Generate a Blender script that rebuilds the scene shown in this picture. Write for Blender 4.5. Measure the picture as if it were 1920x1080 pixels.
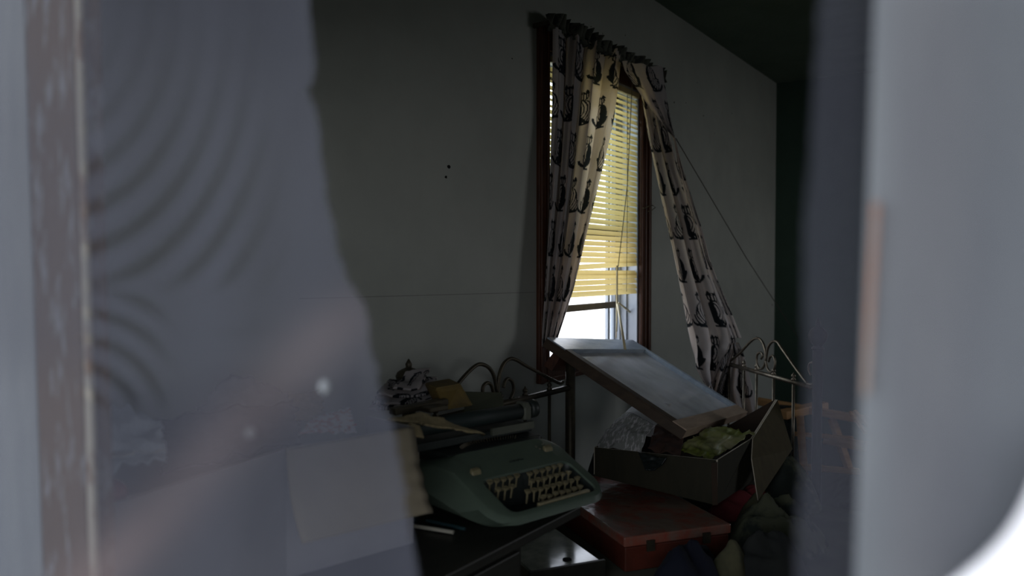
import bpy, bmesh, math, random
import numpy as np
from mathutils import Vector, noise as mnoise

for o in list(bpy.data.objects):
    bpy.data.objects.remove(o)
SC = bpy.context.scene
COL = SC.collection

# ------------------------------------------------------------------ camera
F = 1450.0                                   # focal length in pixels of a 1920 px frame
TH = math.atan(1000 / F)                     # camera heading from +X
PT = math.atan(40 / F)                       # pitch down
EYE = np.array([0.0, 0.0, 1.2])
FW = np.array([math.cos(TH) * math.cos(PT), math.sin(TH) * math.cos(PT), -math.sin(PT)])
RT = np.array([math.sin(TH), -math.cos(TH), 0.0])
UP = np.cross(RT, FW)
cam = bpy.data.cameras.new('camera')
camo = bpy.data.objects.new('camera', cam)
COL.objects.link(camo)
SC.camera = camo
cam.sensor_width = 36.0
cam.lens = F / 1920 * 36
cam.clip_start = 0.01
camo.location = EYE
camo.rotation_euler = Vector(FW).to_track_quat('-Z', 'Y').to_euler()
cam.dof.use_dof = True
cam.dof.focus_distance = 2.55
cam.dof.aperture_fstop = cam.lens / 12.0     # a 12 mm wide aperture

# ------------------------------------------------------------------ sky, light, exposure
SC.view_settings.view_transform = 'Standard'
SC.view_settings.look = 'None'
SC.view_settings.gamma = 1.0
SC.view_settings.use_curve_mapping = False
SC.view_settings.exposure = 0.0
w = bpy.data.worlds.new('sky')
SC.world = w
w.use_nodes = True
nt = w.node_tree
bg = nt.nodes['Background']
tc = nt.nodes.new('ShaderNodeTexCoord')
sx = nt.nodes.new('ShaderNodeSeparateXYZ')
cr = nt.nodes.new('ShaderNodeValToRGB')
nt.links.new(tc.outputs['Generated'], sx.inputs[0])
nt.links.new(sx.outputs['Z'], cr.inputs['Fac'])
nt.links.new(cr.outputs['Color'], bg.inputs['Color'])
cr.color_ramp.elements[0].position = 0.0
cr.color_ramp.elements[0].color = (1.0, 1.0, 1.02, 1)
cr.color_ramp.elements[1].position = 0.8
cr.color_ramp.elements[1].color = (0.62, 0.76, 1.0, 1)
bg.inputs['Strength'].default_value = 3.4
cy = SC.cycles
cy.max_bounces = 10
cy.diffuse_bounces = 6
cy.glossy_bounces = 4
cy.transparent_max_bounces = 24
cy.sample_clamp_indirect = 6.0
cy.caustics_reflective = False
cy.caustics_refractive = False


def portal(name, loc, sx_, sy_, direction):
    l = bpy.data.lights.new(name, 'AREA')
    l.shape = 'RECTANGLE'
    l.size, l.size_y = sx_, sy_
    l.cycles.is_portal = True
    o = bpy.data.objects.new(name, l)
    COL.objects.link(o)
    o.location = loc
    o.rotation_euler = Vector(direction).to_track_quat('-Z', 'Y').to_euler()
    return o


# ------------------------------------------------------------------ pixel rays (the frame is 1920 x 1080)
def ray(px, py):
    return FW + RT * (px - 960) / F + UP * (540 - py) / F


def P(px, py, d):
    return EYE + ray(px, py) * d


def PX(px, py, X):
    r = ray(px, py)
    return EYE + r * (X - EYE[0]) / r[0]


def PY(px, py, Y):
    r = ray(px, py)
    return EYE + r * (Y - EYE[1]) / r[1]


def PZ(px, py, Z):
    r = ray(px, py)
    return EYE + r * (Z - EYE[2]) / r[2]


def PV(px, py, A, B, off=0.0):
    """on the vertical plane through A and B (xy)"""
    n = np.array([-(B[1] - A[1]), B[0] - A[0], 0.0])
    n /= np.linalg.norm(n)
    r = ray(px, py)
    a = np.array([A[0], A[1], 0.0]) + n * off
    return EYE + r * (np.dot(a - EYE, n) / np.dot(r, n))


# ------------------------------------------------------------------ materials
def mat(name, c1, c2=None, scale=8.0, rough=0.7, metal=0.0, bump=0.0, stretch=(1, 1, 1), lo=0.35, hi=0.65,
        transl=0.0, detail=5.0, bscale=None, spec=0.3):
    m = bpy.data.materials.new(name)
    m.use_nodes = True
    t = m.node_tree
    b = t.nodes['Principled BSDF']
    b.inputs['Roughness'].default_value = rough
    b.inputs['Metallic'].default_value = metal
    b.inputs['Specular IOR Level'].default_value = spec
    c1 = (*c1, 1.0)
    b.inputs['Base Color'].default_value = c1
    colsock = None
    if c2 is not None or bump:
        co = t.nodes.new('ShaderNodeTexCoord')
        mp = t.nodes.new('ShaderNodeMapping')
        mp.inputs['Scale'].default_value = stretch
        t.links.new(co.outputs['Object'], mp.inputs[0])
    if c2 is not None:
        n = t.nodes.new('ShaderNodeTexNoise')
        n.inputs['Scale'].default_value = scale
        n.inputs['Detail'].default_value = detail
        n.inputs['Roughness'].default_value = 0.62
        t.links.new(mp.outputs[0], n.inputs['Vector'])
        r = t.nodes.new('ShaderNodeValToRGB')
        r.color_ramp.elements[0].position = lo
        r.color_ramp.elements[0].color = c1
        r.color_ramp.elements[1].position = hi
        r.color_ramp.elements[1].color = (*c2, 1.0)
        t.links.new(n.outputs['Fac'], r.inputs['Fac'])
        t.links.new(r.outputs['Color'], b.inputs['Base Color'])
        colsock = r.outputs['Color']
    if bump:
        n2 = t.nodes.new('ShaderNodeTexNoise')
        n2.inputs['Scale'].default_value = bscale or scale * 3
        n2.inputs['Detail'].default_value = 6
        t.links.new(mp.outputs[0], n2.inputs['Vector'])
        bp = t.nodes.new('ShaderNodeBump')
        bp.inputs['Strength'].default_value = bump
        bp.inputs['Distance'].default_value = 0.01
        t.links.new(n2.outputs['Fac'], bp.inputs['Height'])
        t.links.new(bp.outputs['Normal'], b.inputs['Normal'])
    if transl:
        tr = t.nodes.new('ShaderNodeBsdfTranslucent')
        tr.inputs['Color'].default_value = c1
        if colsock:
            t.links.new(colsock, tr.inputs['Color'])
        mx = t.nodes.new('ShaderNodeMixShader')
        mx.inputs['Fac'].default_value = transl
        out = t.nodes['Material Output']
        t.links.new(b.outputs[0], mx.inputs[1])
        t.links.new(tr.outputs[0], mx.inputs[2])
        t.links.new(mx.outputs[0], out.inputs['Surface'])
    return m


def attr_cloth(name, transl, rough=0.85):
    """cloth whose woven print is held in the colour attribute 'print'"""
    m = bpy.data.materials.new(name)
    m.use_nodes = True
    t = m.node_tree
    b = t.nodes['Principled BSDF']
    b.inputs['Roughness'].default_value = rough
    b.inputs['Specular IOR Level'].default_value = 0.15
    a = t.nodes.new('ShaderNodeAttribute')
    a.attribute_name = 'print'
    t.links.new(a.outputs['Color'], b.inputs['Base Color'])
    tr = t.nodes.new('ShaderNodeBsdfTranslucent')
    wm = t.nodes.new('ShaderNodeMix')
    wm.data_type = 'RGBA'
    wm.blend_type = 'MULTIPLY'
    wm.inputs[0].default_value = 1.0
    wm.inputs[7].default_value = (1.0, .88, .74, 1)      # unbleached cotton passes warm light
    t.links.new(a.outputs['Color'], wm.inputs[6])
    t.links.new(wm.outputs[2], tr.inputs['Color'])
    mx = t.nodes.new('ShaderNodeMixShader')
    mx.inputs['Fac'].default_value = transl
    t.links.new(b.outputs[0], mx.inputs[1])
    t.links.new(tr.outputs[0], mx.inputs[2])
    t.links.new(mx.outputs[0], t.nodes['Material Output'].inputs['Surface'])
    return m


def screen_mat(name, c1, c2):
    """woven insect screen: attribute 'cover' is the share of the area the (partly doubled) weave fills, 'dust' a dusty film"""
    m = bpy.data.materials.new(name)
    m.use_nodes = True
    t = m.node_tree
    for n in list(t.nodes):
        if n.type != 'OUTPUT_MATERIAL':
            t.nodes.remove(n)
    d = t.nodes.new('ShaderNodeBsdfDiffuse')
    tr = t.nodes.new('ShaderNodeBsdfTransparent')
    mx = t.nodes.new('ShaderNodeMixShader')
    a = t.nodes.new('ShaderNodeAttribute')
    a.attribute_name = 'cover'
    a2 = t.nodes.new('ShaderNodeAttribute')
    a2.attribute_name = 'dust'
    mc = t.nodes.new('ShaderNodeMix')
    mc.data_type = 'RGBA'
    mc.inputs[6].default_value = (*c1, 1)
    mc.inputs[7].default_value = (*c2, 1)
    t.links.new(a2.outputs['Fac'], mc.inputs[0])
    t.links.new(mc.outputs[2], d.inputs['Color'])
    t.links.new(a.outputs['Fac'], mx.inputs['Fac'])
    t.links.new(tr.outputs[0], mx.inputs[1])
    t.links.new(d.outputs[0], mx.inputs[2])
    t.links.new(mx.outputs[0], t.nodes['Material Output'].inputs['Surface'])
    return m


def glass_mat(name, dust_or_light, dustcol, gloss=0.12, rough=0.05, scale=6, lo=0.3, hi=0.75):
    m = bpy.data.materials.new(name)
    m.use_nodes = True
    t = m.node_tree
    for n in list(t.nodes):
        if n.type != 'OUTPUT_MATERIAL':
            t.nodes.remove(n)
    tr = t.nodes.new('ShaderNodeBsdfTransparent')
    tr.inputs['Color'].default_value = (0.9, 0.95, 0.93, 1)
    gl = t.nodes.new('ShaderNodeBsdfGlossy')
    gl.inputs['Roughness'].default_value = rough
    df = t.nodes.new('ShaderNodeBsdfDiffuse')
    df.inputs['Color'].default_value = (*dustcol, 1)
    lw = t.nodes.new('ShaderNodeFresnel')
    lw.inputs['IOR'].default_value = gloss
    t2 = t.nodes.new('ShaderNodeBsdfTranslucent')
    t2.inputs['Color'].default_value = (*dustcol, 1)
    m3 = t.nodes.new('ShaderNodeMixShader')
    m3.inputs['Fac'].default_value = .4
    t.links.new(df.outputs[0], m3.inputs[1])
    t.links.new(t2.outputs[0], m3.inputs[2])
    m1 = t.nodes.new('ShaderNodeMixShader')
    ge = t.nodes.new('ShaderNodeNewGeometry')
    mm = t.nodes.new('ShaderNodeMath')
    mm.operation = 'SUBTRACT'
    mm.use_clamp = True
    t.links.new(lw.outputs['Fac'], mm.inputs[0])
    t.links.new(ge.outputs['Backfacing'], mm.inputs[1])      # only the outer faces mirror
    t.links.new(mm.outputs[0], m1.inputs['Fac'])
    t.links.new(tr.outputs[0], m1.inputs[1])
    t.links.new(gl.outputs[0], m1.inputs[2])
    co = t.nodes.new('ShaderNodeTexCoord')
    n = t.nodes.new('ShaderNodeTexNoise')
    n.inputs['Scale'].default_value = scale
    n.inputs['Detail'].default_value = 7
    t.links.new(co.outputs['Object'], n.inputs['Vector'])
    r = t.nodes.new('ShaderNodeMapRange')
    r.inputs[1].default_value = lo
    r.inputs[2].default_value = hi
    r.inputs[3].default_value = dust_or_light * 0.6
    r.inputs[4].default_value = min(1, dust_or_light * 1.4)
    t.links.new(n.outputs['Fac'], r.inputs[0])
    m2 = t.nodes.new('ShaderNodeMixShader')
    t.links.new(r.outputs[0], m2.inputs['Fac'])
    t.links.new(m1.outputs[0], m2.inputs[1])
    t.links.new(m3.outputs[0], m2.inputs[2])
    t.links.new(m2.outputs[0], t.nodes['Material Output'].inputs['Surface'])
    return m


M = {}
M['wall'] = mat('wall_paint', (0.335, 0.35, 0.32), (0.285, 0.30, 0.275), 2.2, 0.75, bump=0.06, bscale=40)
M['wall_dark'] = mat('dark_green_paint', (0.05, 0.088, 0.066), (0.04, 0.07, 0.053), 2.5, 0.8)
M['ceiling'] = mat('ceiling_paint', (0.145, 0.19, 0.15), (0.115, 0.155, 0.122), 3, 0.9, bump=0.25, bscale=60)
M['floor'] = mat('floor_boards', (0.05, 0.045, 0.035), (0.03, 0.027, 0.022), 6, 0.95, stretch=(1, 9, 1))
M['siding'] = mat('outside_siding', (0.45, 0.46, 0.47), (0.38, 0.39, 0.4), 5, 0.7)
M['casing'] = mat('dark_stained_wood', (0.085, 0.034, 0.018), (0.045, 0.018, 0.011), 14, 0.42, stretch=(8, 8, 0.8), bump=0.1)
M['jamb'] = mat('pale_painted_jamb', (0.5, 0.54, 0.58), (0.4, 0.44, 0.5), 6, 0.5)
M['railwood'] = mat('grey_brown_rail', (0.13, 0.11, 0.085), (0.09, 0.075, 0.06), 10, 0.6)
M['white'] = mat('aged_white_paint', (0.25, 0.265, 0.275), (0.21, 0.225, 0.24), 9, 0.55, stretch=(4, 4, 0.7))
M['brightwhite'] = mat('clean_white_vinyl', (0.88, 0.87, 0.9), None, rough=0.4)
M['rust'] = mat('bare_orange_wood', (0.45, 0.20, 0.10), (0.42, 0.38, 0.34), 26, 0.7, stretch=(1, 1, 0.35), lo=0.45, hi=0.6)
M['weather'] = mat('flaking_paint_on_brown_wood', (0.13, 0.085, 0.055), (0.26, 0.26, 0.27), 34, 0.8, stretch=(1, 1.6, 0.5), lo=0.52, hi=0.66, bump=0.4)
M['chips'] = mat('cream_paint_chips', (0.42, 0.38, 0.31), (0.22, 0.14, 0.09), 40, 0.7, stretch=(1, 1, 0.4), lo=0.5, hi=0.62, bump=0.4)
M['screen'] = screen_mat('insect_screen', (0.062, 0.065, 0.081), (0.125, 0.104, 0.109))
M['slat'] = mat('yellowed_blind_slat', (0.72, 0.58, 0.25), (0.64, 0.50, 0.20), 4, 0.45, transl=0.55)
M['ivory'] = mat('ivory_plastic', (0.52, 0.45, 0.28), None, rough=0.4)
M['cordm'] = mat('old_cord', (0.12, 0.10, 0.06), None, rough=0.8)
M['string'] = mat('grey_string', (0.05, 0.045, 0.04), None, rough=0.8)
M['curtain'] = attr_cloth('printed_cotton', 0.62)
M['header'] = mat('dusty_header_cotton', (0.10, 0.105, 0.085), (0.03, 0.035, 0.035), 22, 0.9, lo=.5, hi=.6, transl=.3)  # the ruffles' shade is put into this darker cotton colour
M['lining'] = mat('gathered_cotton', (0.30, 0.28, 0.24), (0.22, 0.2, 0.17), 6, .9, transl=.25)
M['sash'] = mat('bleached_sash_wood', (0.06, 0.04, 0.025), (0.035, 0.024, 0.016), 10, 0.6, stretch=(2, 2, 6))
M['sashtop'] = mat('sun_bleached_rail', (0.34, 0.40, 0.46), (0.26, 0.31, 0.37), 9, 0.25, stretch=(1, 6, 6), spec=.8)  # pale blue colour paints in the window light on the sash
M['sashlow'] = mat('bare_tan_rail', (0.36, 0.27, 0.20), (0.27, 0.2, 0.15), 10, 0.5, stretch=(1, 6, 6))
M['dustglass'] = glass_mat('dusty_glass', 0.60, (0.72, 0.72, 0.75), 1.8, 0.10)
M['clearglass'] = glass_mat('window_glass', 0.05, (0.7, 0.7, 0.68), 1.45, 0.02)
M['brass'] = mat('tarnished_brass', (0.42, 0.33, 0.21), (0.22, 0.16, 0.10), 30, 0.36, metal=0.85)
M['iron'] = mat('dark_bronze_tube', (0.08, 0.068, 0.045), (0.045, 0.04, 0.03), 20, 0.48, metal=0.6)
M['darkpost'] = mat('black_bronze_post', (0.012, 0.011, 0.010), None, rough=0.6, metal=0.0, spec=.15)
M['steel'] = mat('dull_brassy_steel_tube', (0.19, 0.165, 0.13), (0.10, 0.088, 0.07), 30, 0.42, metal=0.85)
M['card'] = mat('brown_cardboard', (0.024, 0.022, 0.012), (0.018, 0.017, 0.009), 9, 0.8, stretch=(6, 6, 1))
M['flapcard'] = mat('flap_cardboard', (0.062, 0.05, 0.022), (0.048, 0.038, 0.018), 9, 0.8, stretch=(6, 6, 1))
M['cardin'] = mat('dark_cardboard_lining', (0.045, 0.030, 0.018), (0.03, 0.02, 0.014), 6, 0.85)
M['cardedge'] = mat('cut_cardboard_edge', (0.40, 0.36, 0.29), None, rough=0.9)
M['tan'] = mat('tan_corrugated_card', (0.22, 0.18, 0.10), (0.16, 0.13, 0.07), 30, 0.8, stretch=(4, 4, 0.4), bump=0.2)
M['palebox'] = mat('faded_carton_paper', (0.17, 0.17, 0.18), (0.14, 0.14, 0.15), 5, 0.8)
M['palebox2'] = mat('tan_carton_paper', (0.17, 0.148, 0.105), (0.14, 0.12, 0.085), 5, 0.8)
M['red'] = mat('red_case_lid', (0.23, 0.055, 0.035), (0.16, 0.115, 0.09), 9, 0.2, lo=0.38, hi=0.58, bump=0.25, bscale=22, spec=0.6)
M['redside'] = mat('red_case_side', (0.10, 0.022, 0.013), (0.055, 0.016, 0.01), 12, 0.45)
M['enamel'] = mat('grey_green_enamel', (0.062, 0.086, 0.064), (0.054, 0.075, 0.057), 30, 0.5, spec=0.4)
M['black'] = mat('black_metal', (0.012, 0.016, 0.015), (0.02, 0.025, 0.023), 20, 0.45)
M['rubber'] = mat('black_rubber', (0.014, 0.022, 0.021), None, rough=0.6)
M['key'] = mat('yellowed_keycap', (0.16, 0.14, 0.078), (0.12, 0.105, 0.06), 60, 0.4)
M['greyplate'] = mat('grey_plate', (0.07, 0.075, 0.056), (0.05, 0.055, 0.042), 20, 0.5)
M['desk'] = mat('dark_desk_wood', (0.018, 0.018, 0.014), (0.012, 0.012, 0.010), 8, 0.45, stretch=(1, 8, 8))
M['paper'] = mat('dirty_white_paper', (0.5, 0.5, 0.5), (0.40, 0.4, 0.41), 9, 0.8, transl=0.15)
M['bluepaper'] = mat('pale_blue_paper', (0.40, 0.44, 0.5), (0.32, 0.36, 0.42), 9, 0.7)
M['yellowplastic'] = mat('yellow_green_bag', (0.13, 0.17, 0.012), (0.30, 0.29, 0.17), 7, 0.4, lo=0.4, hi=0.62, transl=0.2)
M['tanbox'] = mat('ochre_carton', (0.12, 0.082, 0.022), (0.06, 0.045, 0.02), 12, 0.7, lo=0.45, hi=0.7)
M['darkcloth'] = mat('dark_camouflage_cloth', (0.06, 0.065, 0.04), (0.018, 0.024, 0.02), 9, 0.9, lo=0.45, hi=0.55)
M['olive'] = mat('olive_cloth', (0.10, 0.095, 0.05), (0.05, 0.05, 0.03), 14, 0.9)
M['navy'] = mat('navy_cloth', (0.005, 0.007, 0.017), (0.004, 0.005, 0.012), 8, 0.9)
M['redcloth'] = mat('dark_red_cloth', (0.15, 0.022, 0.026), (0.10, 0.015, 0.018), 9, 0.9)
M['blackbag'] = mat('black_plastic_bag', (0.010, 0.014, 0.014), None, rough=0.35)
M['maroon'] = mat('maroon_vinyl', (0.14, 0.03, 0.025), None, rough=0.5)
M['pine'] = mat('orange_pine', (0.42, 0.235, 0.095), (0.32, 0.17, 0.065), 7, 0.6, stretch=(1, 1, 6))
M['mattress'] = mat('stained_mattress_ticking', (0.07, 0.07, 0.05), (0.04, 0.045, 0.035), 7, 0.9)
M['lawn'] = mat('dark_weedy_ground', (0.05, 0.06, 0.03), (0.08, 0.075, 0.05), 3, 0.95)
M['yard'] = mat('pale_dry_yard', (0.85, 0.8, 0.72), (0.8, 0.72, 0.62), 1.2, 0.95)
M['hole'] = mat('black_hole', (0.004, 0.005, 0.005), None, rough=1.0)


# ------------------------------------------------------------------ object helpers
def root_off(parent):
    off = Vector((0, 0, 0))
    while parent:
        off = off + parent.location
        parent = parent.parent
    return np.array(off)


def tag(o, label=None, cat=None, group=None, kind=None):
    if label:
        o['label'] = label
    if cat:
        o['category'] = cat
    if group:
        o['group'] = group
    if kind:
        o['kind'] = kind
    return o


def thing(name, label, cat, loc, rz=0.0, group=None):
    o = bpy.data.objects.new(name, None)
    COL.objects.link(o)
    o.empty_display_size = 0.05
    o.location = [float(v) for v in loc]
    o.rotation_euler = (0, 0, rz)
    return tag(o, label, cat, group)


class MB:
    def __init__(s):
        s.v, s.f, s.mi = [], [], []

    def add(s, verts, faces, mi=0):
        n = len(s.v)
        s.v += [tuple(float(c) for c in v) for v in verts]
        s.f += [tuple(i + n for i in f) for f in faces]
        s.mi += [mi] * len(faces)
        return s

    def hexa(s, b, t, mi=0):
        """b, t: four bottom and four top corners, counter-clockwise from above"""
        return s.add(list(b) + list(t), [(3, 2, 1, 0), (4, 5, 6, 7), (0, 1, 5, 4), (1, 2, 6, 5), (2, 3, 7, 6), (3, 0, 4, 7)], mi)

    def box(s, x0, x1, y0, y1, z0, z1, mi=0):
        b = [(x0, y0), (x1, y0), (x1, y1), (x0, y1)]
        return s.hexa([(*p, z0) for p in b], [(*p, z1) for p in b], mi)

    def bar(s, a, b, wx, wy, up=(0, 0, 1), mi=0):
        """square bar from a to b, width wx sideways, wy along up"""
        a, b, up = np.array(a, float), np.array(b, float), np.array(up, float)
        d = (b - a) / np.linalg.norm(b - a)
        sd = np.cross(d, up)
        sd /= np.linalg.norm(sd)
        u2 = np.cross(sd, d)
        q = [-sd * wx / 2 - u2 * wy / 2, sd * wx / 2 - u2 * wy / 2, sd * wx / 2 + u2 * wy / 2, -sd * wx / 2 + u2 * wy / 2]
        return s.add([a + k for k in q] + [b + k for k in q],
                     [(0, 1, 2, 3), (7, 6, 5, 4), (0, 4, 5, 1), (1, 5, 6, 2), (2, 6, 7, 3), (3, 7, 4, 0)], mi)

    def tube(s, pts, r, n=8, mi=0, cap=True):
        pts = [np.array(p, float) for p in pts]
        rs = r if isinstance(r, (list, tuple)) else [r] * len(pts)
        vs, fs = [], []
        ref = None
        for i, p in enumerate(pts):
            d = pts[min(i + 1, len(pts) - 1)] - pts[max(i - 1, 0)]
            d /= (np.linalg.norm(d) + 1e-12)
            if ref is None:
                ref = np.array([0, 0, 1.0]) if abs(d[2]) < 0.9 else np.array([1.0, 0, 0])
            e1 = ref - d * np.dot(ref, d)
            e1 /= np.linalg.norm(e1)
            ref = e1
            e2 = np.cross(d, e1)
            for k in range(n):
                a = 2 * math.pi * k / n
                vs.append(p + rs[i] * (math.cos(a) * e1 + math.sin(a) * e2))
        for i in range(len(pts) - 1):
            for k in range(n):
                a, b = i * n + k, i * n + (k + 1) % n
                fs.append((a, b, b + n, a + n))
        if cap:
            fs.append(tuple(range(n - 1, -1, -1)))
            fs.append(tuple(range((len(pts) - 1) * n, len(pts) * n)))
        return s.add(vs, fs, mi)

    def ball(s, c, r, n=12, m=8, sz=1.0, mi=0):
        c = np.array(c, float)
        return s.tube([c + np.array([0, 0, -math.cos(math.pi * i / m) * r * sz]) for i in range(m + 1)],
                      [max(1e-4, r * math.sin(math.pi * i / m)) for i in range(m + 1)], n, mi)

    def loft(s, rings, mi=0, cap0=True, cap1=True):
        n = len(rings[0])
        vs = [p for r in rings for p in r]
        fs = []
        for i in range(len(rings) - 1):
            for k in range(n):
                a, b = i * n + k, i * n + (k + 1) % n
                fs.append((a, b, b + n, a + n))
        if cap0:
            fs.append(tuple(range(n - 1, -1, -1)))
        if cap1:
            fs.append(tuple(range((len(rings) - 1) * n, len(rings) * n)))
        return s.add(vs, fs, mi)

    def grid(s, G, mi=0, flip=False):
        """G: array (rows, cols, 3)"""
        R_, C_ = G.shape[:2]
        fs = []
        for i in range(R_ - 1):
            for j in range(C_ - 1):
                a = i * C_ + j
                q = (a, a + 1, a + C_ + 1, a + C_)
                fs.append(q[::-1] if flip else q)
        return s.add(G.reshape(-1, 3), fs, mi)

    def build(s, name, mats, parent=None, local=False, smooth=False, bevel=0.0, solid=0.0, sharp=0):
        me = bpy.data.meshes.new(name)
        v = np.array(s.v)
        if parent is not None and not local:
            v = v - root_off(parent)
        me.from_pydata(v.tolist(), [], s.f)
        for m in (mats if isinstance(mats, (list, tuple)) else [mats]):
            me.materials.append(m if not isinstance(m, str) else M[m])
        if any(s.mi):
            me.polygons.foreach_set('material_index', s.mi)
        if smooth:
            me.polygons.foreach_set('use_smooth', [True] * len(me.polygons))
            if sharp:
                me.update()
                me.set_sharp_from_angle(angle=math.radians(sharp))
        me.update()
        o = bpy.data.objects.new(name, me)
        COL.objects.link(o)
        if parent is not None:
            o.parent = parent
        if bevel:
            b = o.modifiers.new('bevel', 'BEVEL')
            b.width = bevel
            b.segments = 2
            b.limit_method = 'ANGLE'
        if solid:
            b = o.modifiers.new('thick', 'SOLIDIFY')
            b.thickness = solid
            b.offset = 0
        return o


def one(name, label, cat, mb, mats, group=None, **k):
    return tag(mb.build(name, mats, **k), label, cat, group)


def struct(name, mb, mats, parent=None, label=None, cat=None, **k):
    o = mb.build(name, mats, parent, **k)
    if parent is None:
        tag(o, label, cat, None, 'structure')
    return o


def colour_attr(o, name, cols):
    me = o.data
    a = me.color_attributes.new(name, 'FLOAT_COLOR', 'POINT')
    c = np.ones((len(me.vertices), 4), np.float32)
    c[:, :3] = cols
    a.data.foreach_set('color', c.ravel())


def float_attr(o, name, vals):
    a = o.data.attributes.new(name, 'FLOAT', 'POINT')
    a.data.foreach_set('value', np.asarray(vals, np.float32).ravel())


def fold_noise(p, seed, ridged=True, octv=3):
    q = Vector((p[0] + seed * 7.13, p[1] - seed * 3.7, p[2] + seed * 1.9))
    v, a, f = 0.0, 1.0, 1.0
    for _ in range(octv):
        n = mnoise.noise(q * f)
        v += a * ((1 - 2 * abs(n)) if ridged else n)
        a *= 0.5
        f *= 2.03
    return v


def crumple(corners, amp, freq, seed, nu=26, nv=26, curl=0.0, rag=0.0, ridged=True):
    """a creased sheet between four world corners (a, b, c, d around)"""
    a, b, c, d = [np.array(k, float) for k in corners]
    nrm = np.cross(b - a, d - a)
    nrm /= np.linalg.norm(nrm)
    G = np.zeros((nv, nu, 3))
    for i in range(nv):
        for j in range(nu):
            u, v = j / (nu - 1), i / (nv - 1)
            uu, vv = u, v
            if rag:
                uu = u + rag * mnoise.noise(Vector((u * 3, v * 9, seed))) * (1 if u > 0.5 else -1) * abs(2 * u - 1)
                vv = v + rag * mnoise.noise(Vector((u * 9, v * 3, seed + 5))) * (1 if v > 0.5 else -1) * abs(2 * v - 1)
            p = a * (1 - uu) * (1 - vv) + b * uu * (1 - vv) + c * uu * vv + d * (1 - uu) * vv
            q = Vector(p * freq)
            h = amp * fold_noise(q, seed, ridged, 3 if ridged else 2) * 0.5
            h += curl * ((2 * u - 1) ** 2 + (2 * v - 1) ** 2) * 0.5
            G[i, j] = p + nrm * h
    return G


def heap(cx, cy, z0, rx, ry, h, seed, freq=9.0, rot=0.0, nr=18, na=64, fold=0.5, flat=2.2):
    """a dropped, folded garment: closed mound with creases"""
    ca, sa = math.cos(rot), math.sin(rot)
    rings = []
    for i in range(nr + 1):
        t = 1.0 - i / nr
        ring = []
        for k in range(na):
            a = 2 * math.pi * k / na
            e = 1 + 0.22 * mnoise.noise(Vector((math.cos(a) * 1.4, math.sin(a) * 1.4, seed * 3.1)))
            x, y = rx * t * e * math.cos(a), ry * t * e * math.sin(a)
            X, Y = cx + ca * x - sa * y, cy + sa * x + ca * y
            z = (1 - t ** flat)
            n = fold_noise((X * freq, Y * freq * 0.55, 0), seed, True, 3)
            zz = z0 + max(0.0015, h * (z * (0.75 + fold * 0.35 * n) + 0.10 * fold * n * (t < 0.99) * (1 - t * t)))
            if i == 0:
                zz = z0
            ring.append((X, Y, zz))
        rings.append(ring)
    return MB().loft(rings, 0, True, True)


# ------------------------------------------------------------------ the printed cloth: sitting striped pets, a plain design
CLOTH, INK = np.array([0.62, 0.60, 0.62]), np.array([0.022, 0.028, 0.036])


def print_mask(U, V):
    """1 where ink; U, V in metres along the cloth (V down)"""
    tw, tht = 0.155, 0.205
    row = np.floor(V / tht)
    uu = U + (row % 2) * tw * 0.5
    colm = np.floor(uu / tw)
    x = (uu - colm * tw - tw / 2)
    y = -(V - row * tht - tht / 2)
    sgn = np.where((colm + row) % 2 == 0, 1.0, -1.0)
    x = x * sgn
    hw = 0.047 * np.sqrt(np.clip(1 - ((y + 0.026) / 0.062) ** 2, 0, 1)) * np.where(y > -0.03, 0.80, 1.0)
    lean = 0.10 * (y + 0.03)
    body = np.abs(x - lean) < hw
    stripes = np.sin((np.hypot(x - 0.05, y + 0.01)) * 520 + 30 * x) > 0.25
    rim = np.abs(x - lean) > hw - 0.006
    bodyink = body & (stripes | rim | (x > lean + hw * 0.25))
    hx, hy = 0.004, 0.050
    head = np.hypot((x - hx) / 1.15, y - hy) < 0.021
    hstr = np.sin(x * 520) > 0.2
    headrim = np.hypot((x - hx) / 1.15, y - hy) > 0.016
    ear = ((np.abs(x - hx + 0.015) + (y - hy - 0.012) * 0.55) < 0.011) & (y > hy + 0.01) & (y < hy + 0.034)
    ear |= ((np.abs(x - hx - 0.015) + (y - hy - 0.012) * 0.55) < 0.011) & (y > hy + 0.01) & (y < hy + 0.034)
    headink = head & (hstr | headrim)
    tail = (np.abs(np.hypot(x + 0.03, y + 0.045) - 0.036) < 0.006) & (y < -0.05)
    feet = (y < -0.080) & (y > -0.088) & (np.abs(x) < 0.034)
    return (bodyink | headink | ear | tail | feet).astype(float)


def print_cols(U, V, tint=1.0):
    k = print_mask(U, V)[:, None]
    return CLOTH * tint * (1 - k) + INK * k


# ------------------------------------------------------------------ the room shell
YW = 1.579          # the window wall's face
XB = 5.57           # far wall
ZC = 2.49
YD = -2.3
XF0, XF1 = 0.455, 0.575
WX0, WX1, WZ0, WZ1 = 2.515, 3.336, 0.814, 2.02     # opening of window_1
WT = 0.14
VY0, VY1, VZ0, VZ1 = 0.075, 1.15, 0.45, 1.62       # opening of window_2, through which we look

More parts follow.
